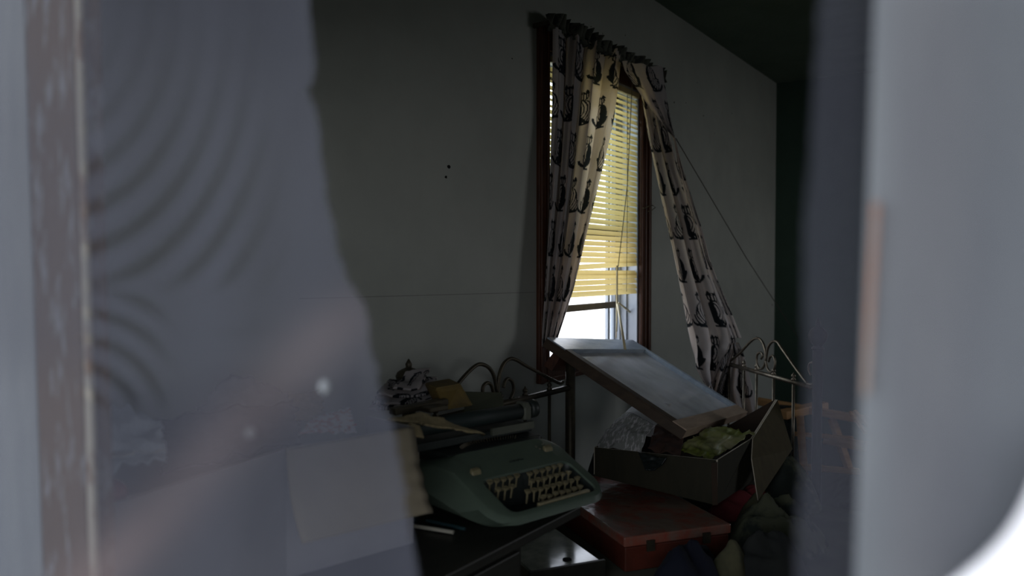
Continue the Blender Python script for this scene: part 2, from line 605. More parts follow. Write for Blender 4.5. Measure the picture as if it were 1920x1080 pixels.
struct('floor', MB().box(XF1, XB, YD, YW, -0.05, 0), 'floor', label='dark boarded floor under the mess', cat='floor')
struct('ceiling', MB().box(XF0, XB + .1, YD - .1, YW + WT, ZC, ZC + .08), 'ceiling', label='dim stippled ceiling over the room', cat='ceiling')
wa = MB()
wa.box(XF0, WX0, YW, YW + WT, -0.05, ZC)
wa.box(WX1, XB + .1, YW, YW + WT, -0.05, ZC)
wa.box(WX0, WX1, YW, YW + WT, -0.05, WZ0)
wa.box(WX0, WX1, YW, YW + WT, WZ1, ZC)
wall_back = struct('wall_back', wa, 'wall', label='grey plaster wall holding the curtained window', cat='wall')
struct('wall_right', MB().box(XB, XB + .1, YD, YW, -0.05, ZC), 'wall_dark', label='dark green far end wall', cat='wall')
# wall opposite, out of frame, with an unseen opening added to light the room
DX0, DX1, DZ0, DZ1 = 3.9, 5.4, 0.7, 1.85
wd = MB()
wd.box(XF0, DX0, YD - .1, YD, -0.05, ZC)
wd.box(DX1, XB + .1, YD - .1, YD, -0.05, ZC)
wd.box(DX0, DX1, YD - .1, YD, -0.05, DZ0)
wd.box(DX0, DX1, YD - .1, YD, DZ1, ZC)
struct('wall_front', wd, 'wall', label='plaster wall opposite the curtained window', cat='wall')
wf = MB()
wf.box(XF0, XF1, YD - .1, VY0, -0.05, ZC + .08)
wf.box(XF0, XF1, VY1, YW + WT, -0.05, ZC + .08)
wf.box(XF0, XF1, VY0, VY1, -0.05, VZ0)
wf.box(XF0, XF1, VY0, VY1, VZ1, ZC + .08)
struct('wall_left', wf, 'siding', label='outer wall with the opening we look through', cat='wall')
struct('ground', MB().box(-6, XF0, -8, YW + WT, -0.4, -0.3).box(XF0, 14, -10, YD - .1, -0.4, -0.3), 'lawn', label='dark weedy ground outside the torn screen', cat='ground')
struct('terrain', MB().box(-6, 14, YW + WT, 14, -0.4, -0.3), 'yard', label='pale bright yard beyond the curtained window', cat='ground')
struct('roof', MB().box(-1.75, XF0, YD - .1, YW + WT, 2.30, 2.36).box(XF0, XB + .4, YD - .5, YW + WT, ZC + .08, ZC + .14), 'ceiling', label='roof and deep low porch over the torn window', cat='roof')  # porch roof is unseen, added to hold back the high sky
portal('portal_back', ((WX0 + WX1) / 2, YW + WT + .01, (WZ0 + WZ1) / 2), WX1 - WX0, WZ1 - WZ0, (0, -1, 0))
portal('portal_left', (XF0 - .01, (VY0 + VY1) / 2, (VZ0 + VZ1) / 2), VY1 - VY0, VZ1 - VZ0, (1, 0, 0))
portal('portal_front', ((DX0 + DX1) / 2, YD - .11, (DZ0 + DZ1) / 2), DX1 - DX0, DZ1 - DZ0, (0, 1, 0))

# seam and dents of the back wall (parts of the wall)
s0, s1 = PY(560, 560, YW), PY(1003, 548, YW)
MB().bar(s0, s1, 0.003, 0.0025).build('seam_strip', mat('seam_filler', (.2, .2, .19), None), wall_back)
rnd = random.Random(4)
for px, py, r in [(842, 313, 5), (836, 332, 3.5), (1264, 192, 3), (1319, 217, 3), (1286, 193, 2), (1448, 572, 4), (1372, 213, 2), (1108, 50, 2),
                  (1130, 63, 1.6), (1172, 66, 2), (1307, 155, 1.8), (1428, 160, 2), (960, 110, 1.8), (1404, 322, 1.5), (1340, 250, 1.2), (1354, 211, 1.3)]:
    c = PY(px, py, YW)
    rr_ = r * 0.0014
    mb = MB()
    n = 7
    pts = [(c[0] + rr_ * 1.3 * math.cos(6.28 * k / n) * rnd.uniform(.6, 1.2), YW - 0.001, c[2] + rr_ * math.sin(6.28 * k / n) * rnd.uniform(.7, 1.3)) for k in range(n)]
    mb.add(pts + [(q[0], YW + .002, q[2]) for q in pts], [tuple(range(n))] + [(k, (k + 1) % n, (k + 1) % n + n, k + n) for k in range(n)])
    mb.build('wall_hole', 'hole', wall_back)

# ------------------------------------------------------------------ window_1: casing, jamb, outer sash
win = tag(bpy.data.objects.new('window_1', None), 'tall window in dark stained casing, half hidden by printed curtains', 'window', None, 'structure')
COL.objects.link(win)
win.location = ((WX0 + WX1) / 2, YW, WZ0)
CX0, CX1, CZ0, CZ1 = 2.449, 3.425, 0.757, 2.105


def casing_bar(x0, x1, z0, z1, vertical, outer):
    mb = MB()
    mb.box(x0, x1, YW - 0.016, YW, z0, z1)
    if vertical:
        xo = (x0, x0 + 0.02) if outer < 0 else (x1 - 0.02, x1)
        mb.box(*xo, YW - 0.028, YW - 0.016, z0, z1)
        xm = (x0 + x1) / 2
        mb.box(xm - 0.004, xm + 0.006, YW - 0.022, YW - 0.016, z0, z1)
        xi = (x1 - 0.012, x1) if outer < 0 else (x0, x0 + 0.012)
        mb.box(*xi, YW - 0.022, YW - 0.016, z0, z1)
    else:
        zo = (z0, z0 + 0.018) if outer < 0 else (z1 - 0.018, z1)
        mb.box(x0, x1, YW - 0.028, YW - 0.016, *zo)
    return mb


casing_bar(CX0, WX0, CZ0, CZ1, True, -1).build('window_casing', 'casing', win, bevel=0.003)
casing_bar(WX1, CX1, CZ0, CZ1, True, 1).build('window_casing', 'casing', win, bevel=0.003)
casing_bar(WX0, WX1, WZ1, CZ1, False, 1).build('window_casing', 'casing', win, bevel=0.003)
casing_bar(WX0, WX1, CZ0, WZ0, False, -1).build('window_casing', 'casing', win, bevel=0.003)
MB().box(WX0, WX1, YW - .012, YW + WT, WZ0 - .012, WZ0 + .006).build('window_sill', 'casing', win)
for xa, xb in ((WX0, WX0 + .012), (WX1 - .012, WX1)):
    mb = MB().box(xa, xb, YW, YW + WT, WZ0, WZ1)
    e = 1 if xa < 2.8 else -1
    q = xb if e > 0 else xa
    for y0 in (.05, .085, .115):
        mb.box(min(q, q + e * .012), max(q, q + e * .012), YW + y0, YW + y0 + .010, WZ0, WZ1)
    mb.build('window_jamb', 'jamb', win)
MB().box(WX0, WX1, YW, YW + WT, WZ1 - .012, WZ1).build('window_jamb', 'jamb', win)
ys0, ys1 = YW + .095, YW + .115
zr = PY(1125, 574, YW + .1)[2]
zm = PY(1120, 434, YW + .1)[2]
MB().box(WX0 + .024, WX1 - .024, ys0, ys1, zr - .014, zr + .016).build('storm_rail', 'railwood', win, bevel=.003)
MB().box(WX0 + .024, WX1 - .024, ys0, ys1, zm - .02, zm + .02).build('meeting_rail', 'railwood', win, bevel=.003)
MB().box(WX0 + .024, WX1 - .024, ys0, ys1, WZ1 - .06, WZ1 - .012).build('top_rail', 'railwood', win)
MB().box(WX0 + .024, WX0 + .05, ys0, ys1, zr + .016, WZ1 - .06).build('stile', 'jamb', win)
MB().box(WX1 - .05, WX1 - .024, ys0, ys1, zr + .016, WZ1 - .06).build('stile', 'jamb', win)
MB().box(WX0 + .05, WX1 - .05, YW + .103, YW + .107, zm + .02, WZ1 - .06).build('glass_pane', 'clearglass', win)
MB().box(WX1 - .075, WX1 - .052, YW + .12, YW + .135, WZ0 + .006, WZ1 - .012).build('outer_stop', 'jamb', win)

# ------------------------------------------------------------------ window_2: the front opening's trim seen close up
pl = lambda px, py, X: PX(px, py, X)


def slab_px(quad, X0, X1):
    """a board whose front face passes the four pixels (tl, tr, br, bl) on plane X0 and runs back to X1"""
    f = [pl(*q, X0) for q in quad]
    b = [np.array([X1, q[1], q[2]]) for q in f]
    return MB().add(f + b, [(0, 1, 2, 3), (7, 6, 5, 4), (0, 4, 5, 1), (1, 5, 6, 2), (2, 6, 7, 3), (3, 7, 4, 0)])


struct('trim_1', slab_px([(-200, -120), (40, -120), (84, 1200), (-200, 1200)], 0.436, 0.456), 'white', label='pale painted outer casing at the frame edge', cat='trim', bevel=.002)
struct('trim_2', slab_px([(40, -120), (133, -120), (168, 1200), (84, 1200)], 0.430, 0.462), 'weather', label='weathered brown post with flaking paint', cat='trim', bevel=.003)
struct('trim_3', slab_px([(134, -120), (143, -120), (183, 1200), (169, 1200)], 0.428, 0.434), 'chips', label='thin inner bead with cream paint chips', cat='trim', bevel=.002)
struct('trim_4', slab_px([(1643, -120), (2080, -120), (2080, 1200), (1597, 1200)], 0.425, 0.462), 'white', label='pale painted casing board behind the loose screen', cat='trim', bevel=.002)
struct('trim_5', slab_px([(1636, 380), (1646, 380), (1626, 740), (1616, 740)], 0.421, 0.440), 'rust', label='bare orange wood edge where paint has peeled', cat='trim')


# ------------------------------------------------------------------ torn insect screens
def sstep(a, b, x):
    t = np.clip((x - a) / (b - a), 0, 1)
    return t * t * (3 - 2 * t)


def interp(pts, y):
    p = sorted(pts, key=lambda q: q[1])
    return np.interp(y, [q[1] for q in p], [q[0] for q in p])


edge = [(578, -80), (583, 60), (592, 120), (590, 140), (577, 170), (592, 200), (598, 240), (601, 290), (611, 330), (614, 380), (628, 430), (632, 470), (650, 520),
        (676, 560), (690, 585), (692, 640), (706, 700), (714, 740), (735, 800), (748, 860), (757, 900), (762, 960), (778, 1030), (792, 1180)]
nr, nc = 180, 150
ys = np.linspace(-80, 1180, nr)
rn = np.random.default_rng(3)
ex = interp(edge, ys) + rn.normal(0, 2.5, nr)
Gp = np.zeros((nr, nc, 2))
for i in range(nr):
    Gp[i, :, 0] = np.linspace(-140, ex[i], nc)
    Gp[i, :, 1] = ys[i]
px_, py_ = Gp[..., 0], Gp[..., 1]
G = np.zeros((nr, nc, 3))
for i in range(nr):
    for j in range(nc):
        x, y = px_[i, j], py_[i, j]
        d = 0.0035 * math.sin(x / 95 + y / 260) * min(1, max(0, (x - 150) / 250))
        fx = interp([(560, 150), (470, 330), (445, 560), (440, 1100), (620, -100)], y)
        d += 0.006 * math.exp(-((x - fx) / 55) ** 2) * (1 if 100 < y < 620 else .4)
        G[i, j] = pl(x, y, 0.405 - d)
# the slipped second layer of weave closes the mesh in curved bands
r1 = np.sqrt(((px_ - 60) / 390) ** 2 + ((py_ + 60) / 565) ** 2 - .25 * ((px_ - 60) / 390) * np.clip((py_ + 60) / 565, 0, 1))
b1 = 0.5 + 0.5 * np.cos(2 * np.pi * r1 / 0.125)
w1 = sstep(140, 175, px_) * (1 - sstep(400, 560, px_)) * (1 - sstep(500, 560, py_)) * (0.12 + .88 * sstep(60, 420, py_))
r2 = np.sqrt(((px_ - 140) / 250) ** 2 + ((py_ - 810) / 250) ** 2)
b2 = 0.5 + 0.5 * np.cos(2 * np.pi * r2 / 0.2)
w2 = sstep(140, 175, px_) * (1 - sstep(260, 340, px_)) * sstep(530, 570, py_) * (1 - sstep(730, 790, py_))
cover = 0.60 + 0.05 * w1 + .04 * w2 - 0.40 * w1 * (1 - b1) ** 2 - 0.36 * w2 * (1 - b2) ** 2
cover -= 0.06 * (1 - sstep(60, 260, py_))
cover += 0.03 * np.cos(px_ / 31.0)
cover -= 0.08 * sstep(620, 760, py_)
# a diagonal streak of sunlight painted in as denser, pinker weave
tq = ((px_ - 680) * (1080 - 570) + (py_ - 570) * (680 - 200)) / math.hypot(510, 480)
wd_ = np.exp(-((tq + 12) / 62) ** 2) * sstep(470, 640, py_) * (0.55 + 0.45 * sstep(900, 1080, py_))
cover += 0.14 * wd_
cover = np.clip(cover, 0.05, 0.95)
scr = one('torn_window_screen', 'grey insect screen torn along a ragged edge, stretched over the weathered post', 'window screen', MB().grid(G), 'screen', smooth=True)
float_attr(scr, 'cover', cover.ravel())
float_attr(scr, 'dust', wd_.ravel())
for cx_, cy_, r_ in [(606, 725, 10), (466, 812, 8)]:  # small pale blobs stand in for sunlit specks on the screen
    c = pl(cx_, cy_, 0.402)
    k = np.linalg.norm(c - EYE) / F
    MB().tube([c + np.array([0.0015 * (math.cos(t_)), 0, r_ * k * 1.2 * math.sin(t_)]) for t_ in (-1.55, -1.0, -.5, 0, .5, 1.0, 1.55)],
              [max(1e-4, r_ * k * math.cos(t_)) for t_ in (-1.55, -1.0, -.5, 0, .5, 1.0, 1.55)], 10).build('paint_drip', 'white', scr, smooth=True)

edge2 = [(1538, -80), (1533, 60), (1524, 200), (1520, 300), (1508, 420), (1506, 560), (1512, 700), (1504, 900), (1494, 1000), (1490, 1180)]
nr, nc = 150, 110
ys = np.linspace(-80, 1180, nr)
ex = interp(edge2, ys) + rn.normal(0, 1.5, nr)
arc = [(2060, 700), (1965, 850), (1925, 935), (1880, 1010), (1800, 1082), (1640, 1180)]
Gp = np.zeros((nr, nc, 2))
for i in range(nr):
    xr = 2060 if ys[i] < 700 else float(np.interp(ys[i], [a[1] for a in arc], [a[0] for a in arc]))
    Gp[i, :, 0] = np.linspace(ex[i], xr, nc)
    Gp[i, :, 1] = ys[i]
px_, py_ = Gp[..., 0], Gp[..., 1]
G = np.zeros((nr, nc, 3))
for i in range(nr):
    for j in range(nc):
        x, y = px_[i, j], py_[i, j]
        d = 0.003 * math.sin((x - 1500) / 38.0) * math.exp(-((x - 1560) / 90) ** 2)
        d += 0.010 * math.exp(-((x - (2010 - (y - 540) * .45)) / 120) ** 2)
        G[i, j] = pl(x, y, 0.398 - d)
cover = 0.36 + 0.05 * np.cos(px_ / 3.3) * np.exp(-((px_ - 1575) / 60) ** 2) + 0.16 * sstep(1625, 1700, px_)
cover -= .10 * np.exp(-((px_ - 1625) / 14) ** 2)
scr2 = one('loose_screen_flap', 'grey insect screen hanging loose over the pale casing board', 'window screen', MB().grid(G), 'screen', smooth=True)
float_attr(scr2, 'cover', cover.ravel())
float_attr(scr2, 'dust', (0.25 * sstep(1640, 1700, px_) * (1 - sstep(1750, 1900, px_))).ravel())  # paler tint on the screen over the left of the board

# white curled strip at the corner, nearer than the screen
arcn = [(1740, 1130), (1800, 1084), (1845, 1048), (1880, 1012), (1904, 980), (1922, 948), (1960, 860), (2000, 760)]
va = [PX(x, y, 0.375) for x, y in arcn]
vb = [PX(x + 190, y + 150, 0.43) for x, y in arcn]
mb = MB()
G = np.array([[a * (1 - t) + b * t + np.array([-0.012 * math.sin(math.pi * t), 0, 0]) for t in np.linspace(0, 1, 9)] for a, b in zip(va, vb)])
mb.grid(G)
one('curled_vinyl_strip', 'bright white curled vinyl strip beneath the corner of the loose screen', 'vinyl strip', mb, 'brightwhite', smooth=True, solid=.003)

# ------------------------------------------------------------------ the blind
bx0, bx1, by = WX0 + .01, WX1 - .008, YW + .006
bl = thing('venetian_blind', 'yellowed slatted blind hanging crooked behind the curtains', 'blind', ((bx0 + bx1) / 2, by, WZ1 - .03))
MB().box(bx0, bx1, by - .014, by + .014, WZ1 - .036, WZ1 - .012).build('headrail', 'ivory', bl, bevel=.002)
prof = [(-.0125, -.0012), (-.006, .0008), (0, .0014), (.006, .0008), (.0125, -.0012)]
hw_ = (bx1 - bx0) / 2
base = MB()
for s_ in (0, 1):
    pass
vs = [(-hw_, y, z) for y, z in prof] + [(hw_, y, z) for y, z in prof] + [(-hw_, y, z - .0007) for y, z in prof] + [(hw_, y, z - .0007) for y, z in prof]
fs = [(i, i + 1, i + 6, i + 5) for i in range(4)] + [(i + 15, i + 16, i + 11, i + 10) for i in range(4)] + [(5 + i, 6 + i, 16 + i, 15 + i) for i in range(4)] + [(11 + i - 0, 10 + i, i, i + 1) for i in range(4)]
base.add(vs[:10], fs[:4])
slat0 = None
ztop = WZ1 - .055
zbot = PY(1150, 548, by)[2]
nsl = 38
rs = random.Random(7)
for i in range(nsl):
    z = ztop - (ztop - zbot) * i / (nsl - 1)
    tilt = math.radians(61 + rs.uniform(-3.5, 3.5))
    roll = rs.uniform(-.004, .004)
    dx = rs.uniform(-.003, .003)
    if i in (2, 5, 6):
        tilt = math.radians(44)
    if i == nsl - 6:
        roll, z = -.032, z - .002
    if i == nsl - 5:
        z -= .006
        roll = .008
    if slat0 is None:
        o = slat0 = base.build('slat', 'slat', bl, local=True, smooth=True)
    else:
        o = slat0.copy()
        COL.objects.link(o)
        o.parent = bl
    o.location = (dx, 0, z - (WZ1 - .03))
    o.rotation_euler = (tilt, roll, 0)
for q in (0.16, 0.84):
    xq = bx0 + (bx1 - bx0) * q
    MB().tube([(xq, by - .013, WZ1 - .04), (xq + .002, by - .014, 1.5), (xq, by - .013, zbot)], .0012, 5).build('ladder_cord', 'cordm', bl)
    MB().tube([(xq, by + .013, WZ1 - .04), (xq, by + .013, zbot)], .0012, 5).build('ladder_cord', 'cordm', bl)
lift = [PY(1186, 140, by - .03), PY(1181, 250, by - .03), PY(1176, 350, by - .03), PY(1166, 440, by - .03), PY(1159, 500, by - .03)]
MB().tube(lift, .0018, 6).build('lift_cord', 'cordm', bl)
MB().tube([PY(1157, 498, by - .03), PY(1156.5, 600, by - .035), PY(1156, 622, by - .035)], .0042, 8).build('tilt_wand', 'ivory', bl, smooth=True)
MB().tube([PY(1156, 622, by - .035), PY(1155, 634, by - .035)], .002, 6).build('wand_tip', 'brass', bl)

# two loose pieces of blind rod fallen across the opening
one('loose_blind_rod', 'pale ivory blind rod standing on the fallen sash', 'rod', MB().tube([PY(1157, 566, YW + .0), P(1163, 600, 3.02), P(1172, 654, 2.83)], .0048, 8), 'ivory', smooth=True)
one('broken_blind_wand', 'short ivory wand poking sideways from the window jamb', 'rod', MB().tube([PY(1160, 568, YW + .01), PY(1178, 582, YW + .03), PY(1190, 594, YW + .06)], .0045, 8), 'ivory', smooth=True)

# ------------------------------------------------------------------ curtain rod and curtains
rodY = YW - .065
ra, rb = PY(1030, 50, rodY), PY(1238, 133, rodY)
rz_ = (ra[2] + rb[2]) / 2 - .01
rodt = thing('curtain_rod', 'thin curtain rod above the window, wrapped by the gathered curtains', 'curtain rod', (ra[0], rodY, rz_))
MB().tube([(ra[0] - .01, rodY, rz_), (rb[0] + .01, rodY, rz_)], .006, 8).build('rod', 'iron', rodt, smooth=True)
for x in (ra[0] - .006, rb[0] + .006):
    MB().box(x - .006, x + .006, rodY, YW, rz_ - .008, rz_ + .008).build('bracket', 'iron', rodt)


def curtain_panel(name, label, left, right, ytop, ybot, depth_fn, nfold, amp, fabric_w, fabric_h, seed, nu=230, nv=330, phase=0., amp_fn=None, bunch=None, par=None):
    """cloth between two pixel outlines (left and right edges) at depth_fn(u, v); folds run lengthwise"""
    U, V = np.meshgrid(np.linspace(0, 1, nu), np.linspace(0, 1, nv))
    G = np.zeros((nv, nu, 3))
    for i in range(nv):
        v = i / (nv - 1)
        y = ytop + (ybot - ytop) * v
        xl, xr = interp(left, y), interp(right, y)
        for j in range(nu):
            u = j / (nu - 1)
            wob = .06 * mnoise.noise(Vector((u * 3, v * 2.2, seed)))
            ph = 2 * math.pi * nfold * (u + wob) + phase
            a = (amp if amp_fn is None else amp * amp_fn(u, v))
            # folds: sideways and in depth
            uu = u + 0.30 / nfold / (2 * math.pi) * 1.9 * math.sin(2 * ph) * min(1, a / .02) if nfold else u
            uu = min(1, max(0, uu))
            yy = y + (par * (uu - .0) if par else 0)
            off = a * (math.sin(ph) + .35 * math.sin(2.3 * ph + 1 + 2 * v)) + .006 * mnoise.noise(Vector((u * 7, v * 5, seed + 9)))
            if bunch:
                off += bunch(u, v)
            p0 = depth_fn(xl + (xr - xl) * uu, yy, u, v)
            d = FW * off
            G[i, j] = p0 - np.array([d[0], d[1], 0]) * 1.0
    mb = MB().grid(G)
    o = one(name, label, 'curtain', mb, 'curtain', smooth=True, group=None)
    fu = (U * fabric_w).ravel()
    fv = (V * fabric_h).ravel()
    colour_attr(o, 'print', print_cols(fu, fv))
    return o


# left panel hangs just in front of the wall, swept in toward the jamb
lp_left = [(1036, 40), (1036, 200), (1028, 400), (1022, 520), (1020, 560), (1016, 640)]
lp_right = [(1168, 40), (1160, 130), (1152, 200), (1140, 260), (1122, 340), (1108, 400), (1092, 470), (1076, 540), (1058, 600), (1042, 650)]
cl = curtain_panel('printed_curtain', 'pale printed curtain panel gathered over the blind, lit from behind', lp_left, lp_right, 62, 650,
                   lambda x, y, u, v: PY(x, y + (u * 46 - 8) * (1 - v) ** 2, rodY + .0), 3.6, .038, 0.60, 1.42, 2)


# ruffled header of each panel
def ruffle(x0, x1, seed, parent, n=150, m=12, hgt=.062):
    G = np.zeros((m, n, 3))
    for i in range(m):
        t = i / (m - 1)
        for j in range(n):
            u = j / (n - 1)
            x = x0 + (x1 - x0) * u + .008 * math.sin(u * 70 + seed)
            flare = abs(t - .35) * 1.5
            y = rodY - .004 - (.008 + .020 * flare) * math.sin(u * (x1 - x0) * 150 + 2 * mnoise.noise(Vector((u * 9, t, seed)))) - .006 * math.cos(u * 31 + t * 3)
            z = rz_ - .022 + hgt * t * (1 + .35 * mnoise.noise(Vector((u * 14, 3.3, seed))))
            G[i, j] = (x, y, z)
    o = MB().grid(G).build('ruffled_header', 'header', parent, smooth=True)
    return o


xa_, xm_, xb_ = PY(1026, 60, rodY)[0], PY(1166, 110, rodY)[0], PY(1243, 130, rodY)[0]
ruffle(xa_, xm_, 1.0, cl)

# the surplus of the left panel is gathered in a second layer along the casing
nu, nv = 60, 60
for k_, (xo, xw, v1) in enumerate(((0, 62, 1.0), (6, 38, .8))):
    G = np.zeros((nv, nu, 3))
    for i in range(nv):
        v = i / (nv - 1)
        y = 70 + (600 - 70) * v * v1
        xl, xr = interp(lp_left, y) + xo, interp(lp_left, y) + xo + xw * (1 - .45 * v)
        for j in range(nu):
            u = j / (nu - 1)
            G[i, j] = PY(xl + (xr - xl) * u, y + u * 26 * (1 - v) ** 2, rodY + .034 + .008 * k_ + .008 * math.sin(u * 22 + k_))
    MB().grid(G).build('gathered_layer', 'lining', cl, smooth=True)

# right panel pulled down and forward onto the bed end
rp_left = [(1190, 120), (1204, 195), (1213, 250), (1223, 300), (1243, 395), (1258, 460), (1272, 530), (1284, 595), (1292, 640), (1303, 690), (1316, 714), (1332, 736)]
rp_right = [(1240, 120), (1246, 200), (1258, 262), (1274, 320), (1291, 370), (1309, 420), (1322, 480), (1336, 520), (1358, 575), (1376, 618), (1380, 640), (1372, 662), (1352, 700), (1338, 736)]


def rp_depth(x, y, u, v):
    wall_d = 1.0
    r = ray(x, y)
    dw = (YW - .07) / r[1]
    d = 3.50 + .05 * (1 - v)
    k = min(1, max(0, (v - .02) / .35))
    k = k * k * (3 - 2 * k)
    return EYE + r * (dw * (1 - k) + min(d, dw) * k)


cr_ = curtain_panel('printed_curtain', 'pale printed curtain panel pulled aside and draped onto the brass bed end', rp_left, rp_right, 128, 734,
                    rp_depth, 2.2, .024, 0.40, 1.52, 5, nu=200, nv=360, phase=2.2,
                    bunch=lambda u, v: .04 * math.exp(-((v - .90) / .06) ** 2) * mnoise.noise(Vector((u * 6, v * 22, 1.5))) + .03 * sstep(.8, .95, v) * math.sin(u * 23))
ruffle(xm_, xb_, 4.0, cr_)
# the hem folded over the panel's front
of_l = [(1162, 118), (1168, 140), (1205, 195), (1232, 232), (1258, 264), (1264, 310), (1280, 372), (1295, 420), (1310, 480), (1325, 525), (1347, 580), (1366, 630)]
of_r = [(1238, 118), (1240, 140), (1249, 195), (1256, 232), (1264, 268), (1278, 320), (1296, 380), (1311, 428), (1325, 484), (1342, 530), (1364, 582), (1384, 634)]
nu, nv = 70, 260
G = np.zeros((nv, nu, 3))
for i in range(nv):
    v = i / (nv - 1)
    y = 122 + (632 - 122) * v
    xl, xr = interp(of_l, y), interp(of_r, y)
    for j in range(nu):
        u = j / (nu - 1)
        q = rp_depth(xl + (xr - xl) * u, y + 10 * u * (1 - v), .5, (y - 128) / 634)
        dd = .055 + .012 * math.sin(u * 16 + 3 * v) * (1 - v) + .006 * math.sin(u * 7)
        G[i, j] = q - FW * dd
o = MB().grid(G).build('folded_hem', 'curtain', cr_, smooth=True)
U, V = np.meshgrid(np.linspace(0, .3, nu), np.linspace(0, 1.25, nv))
colour_attr(o, 'print', print_cols(U.ravel() + .03, V.ravel() + .07))

# the tail below the knot over the bed rail
tl_l = [(1368, 640), (1362, 660), (1345, 692), (1328, 728), (1334, 752), (1346, 782)]
tl_r = [(1384, 640), (1392, 656), (1402, 690), (1411, 726), (1418, 752), (1424, 782)]
nu, nv = 110, 110
G = np.zeros((nv, nu, 3))
for i in range(nv):
    v = i / (nv - 1)
    y = 642 + (778 - 642) * v
    xl, xr = interp(tl_l, y), interp(tl_r, y)
    for j in range(nu):
        u = j / (nu - 1)
        a_ = .006 + .034 * min(1, v * 1.6)
        off = a_ * math.sin(u * 21 + 1.4 * v + .8) + .5 * a_ * math.sin(u * 9 + 2) + .05 * math.exp(-((v - .08) / .08) ** 2)
        G[i, j] = P(xl + (xr - xl) * u, y, 3.52 - off)
o = MB().grid(G).build('curtain_tail', 'curtain', cr_, smooth=True)
U, V = np.meshgrid(np.linspace(0, .34, nu), np.linspace(0, .36, nv))
colour_attr(o, 'print', print_cols(U.ravel() + .05, V.ravel() + .12))

sa, sb = rp_depth(1262, 264, .5, .215) - FW * .06, PX(1497, 634, XB - .5)
one('tieback_string', 'thin dark string running from the curtain hem across the wall', 'string', MB().tube([sa, sa * .5 + sb * .5 + np.array([0, 0, -.025]), sb], .0022, 6), 'string')
hk = thing('curtain_hook', 'small dark wire hook screwed beside the right window casing', 'hook', PY(1211, 390, YW - .03))
MB().tube([PY(1208, 391, YW - .028), PY(1216, 387, YW - .05), PY(1224, 385, YW - .06), PY(1229, 389, YW - .06), PY(1222, 394, YW - .06), PY(1214, 397, YW - .05)], .0022, 6).build('wire', 'iron', hk)
MB().ball(PY(1207, 391, YW - .028), .005).build('screw_head', 'iron', hk)

# ------------------------------------------------------------------ the fallen sash
TL, TR, BR, BL = [np.array(q) for q in [(2.352, 1.469, .9475), (3.20, 1.540, .868), (3.22, 1.018, .592), (2.372, .947, .6715)]]
ex_, ey_ = (TR - TL), (BL - TL)
SW_, SH_ = np.linalg.norm(ex_), np.linalg.norm(ey_)
ex_ /= SW_
ey_ /= SH_
ez_ = np.cross(ey_, ex_)
ez_ /= np.linalg.norm(ez_)
if ez_[2] < 0:
    ez_ = -ez_
th_ = .034
sash = thing('window_sash', 'fallen wooden window sash with dusty pane leaning from the sill onto the box', 'window sash', (TL + TR + BL + BR) / 4)


def sbox(x0, x1, y0, y1, z0, z1, name, m):
    c = [(x0, y0), (x1, y0), (x1, y1), (x0, y1)]
    w3 = lambda x, y, z: TL + ex_ * x + ey_ * y + ez_ * z
    return MB().hexa([w3(*p, z0) for p in c][::-1], [w3(*p, z1) for p in c][::-1]).build(name, m, sash, bevel=.002)


rt, rbm, rs_ = .085, .055, .046
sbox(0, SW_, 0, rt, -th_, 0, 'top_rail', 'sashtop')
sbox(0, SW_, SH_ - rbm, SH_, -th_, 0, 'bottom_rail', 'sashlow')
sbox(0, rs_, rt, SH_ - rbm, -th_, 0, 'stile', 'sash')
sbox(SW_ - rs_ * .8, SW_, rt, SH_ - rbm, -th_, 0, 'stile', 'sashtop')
sbox(rs_ - .01, SW_ - rs_ * .8 + .01, rt - .01, SH_ - rbm + .01, -.021, -.017, 'glass_pane', 'dustglass')
sbox(-.003, 0.0, 0, SH_, -th_ * 1.1, -.004, 'side_strip', 'sash')
# dark lifting latch below the top rail
c = TL + ex_ * .07 + ey_ * .05 - ez_ * .07
MB().hexa([c + ex_ * a + ey_ * b - ez_ * .03 for a, b in ((-.05, -.02), (-.05, .02), (.05, .02), (.05, -.02))], [c + ex_ * a + ey_ * b + ez_ * .035 for a, b in ((-.03, -.015), (-.03, .015), (.04, .015), (.04, -.015))]).build('broken_bracket', 'casing', sash)

# ------------------------------------------------------------------ brass bed ends
def smooth_px(pts, n=10):
    """Catmull-Rom through pixel points"""
    p = [np.array(q, float) for q in pts]
    p = [2 * p[0] - p[1]] + p + [2 * p[-1] - p[-2]]
    out = []
    for i in range(1, len(p) - 2):
        for k in range(n):
            t = k / n
            out.append(.5 * ((2 * p[i]) + (p[i + 1] - p[i - 1]) * t + (2 * p[i - 1] - 5 * p[i] + 4 * p[i + 1] - p[i + 2]) * t * t + (3 * p[i] - p[i - 1] - 3 * p[i + 1] + p[i + 2]) * t ** 3))
    out.append(p[-2])
    return out


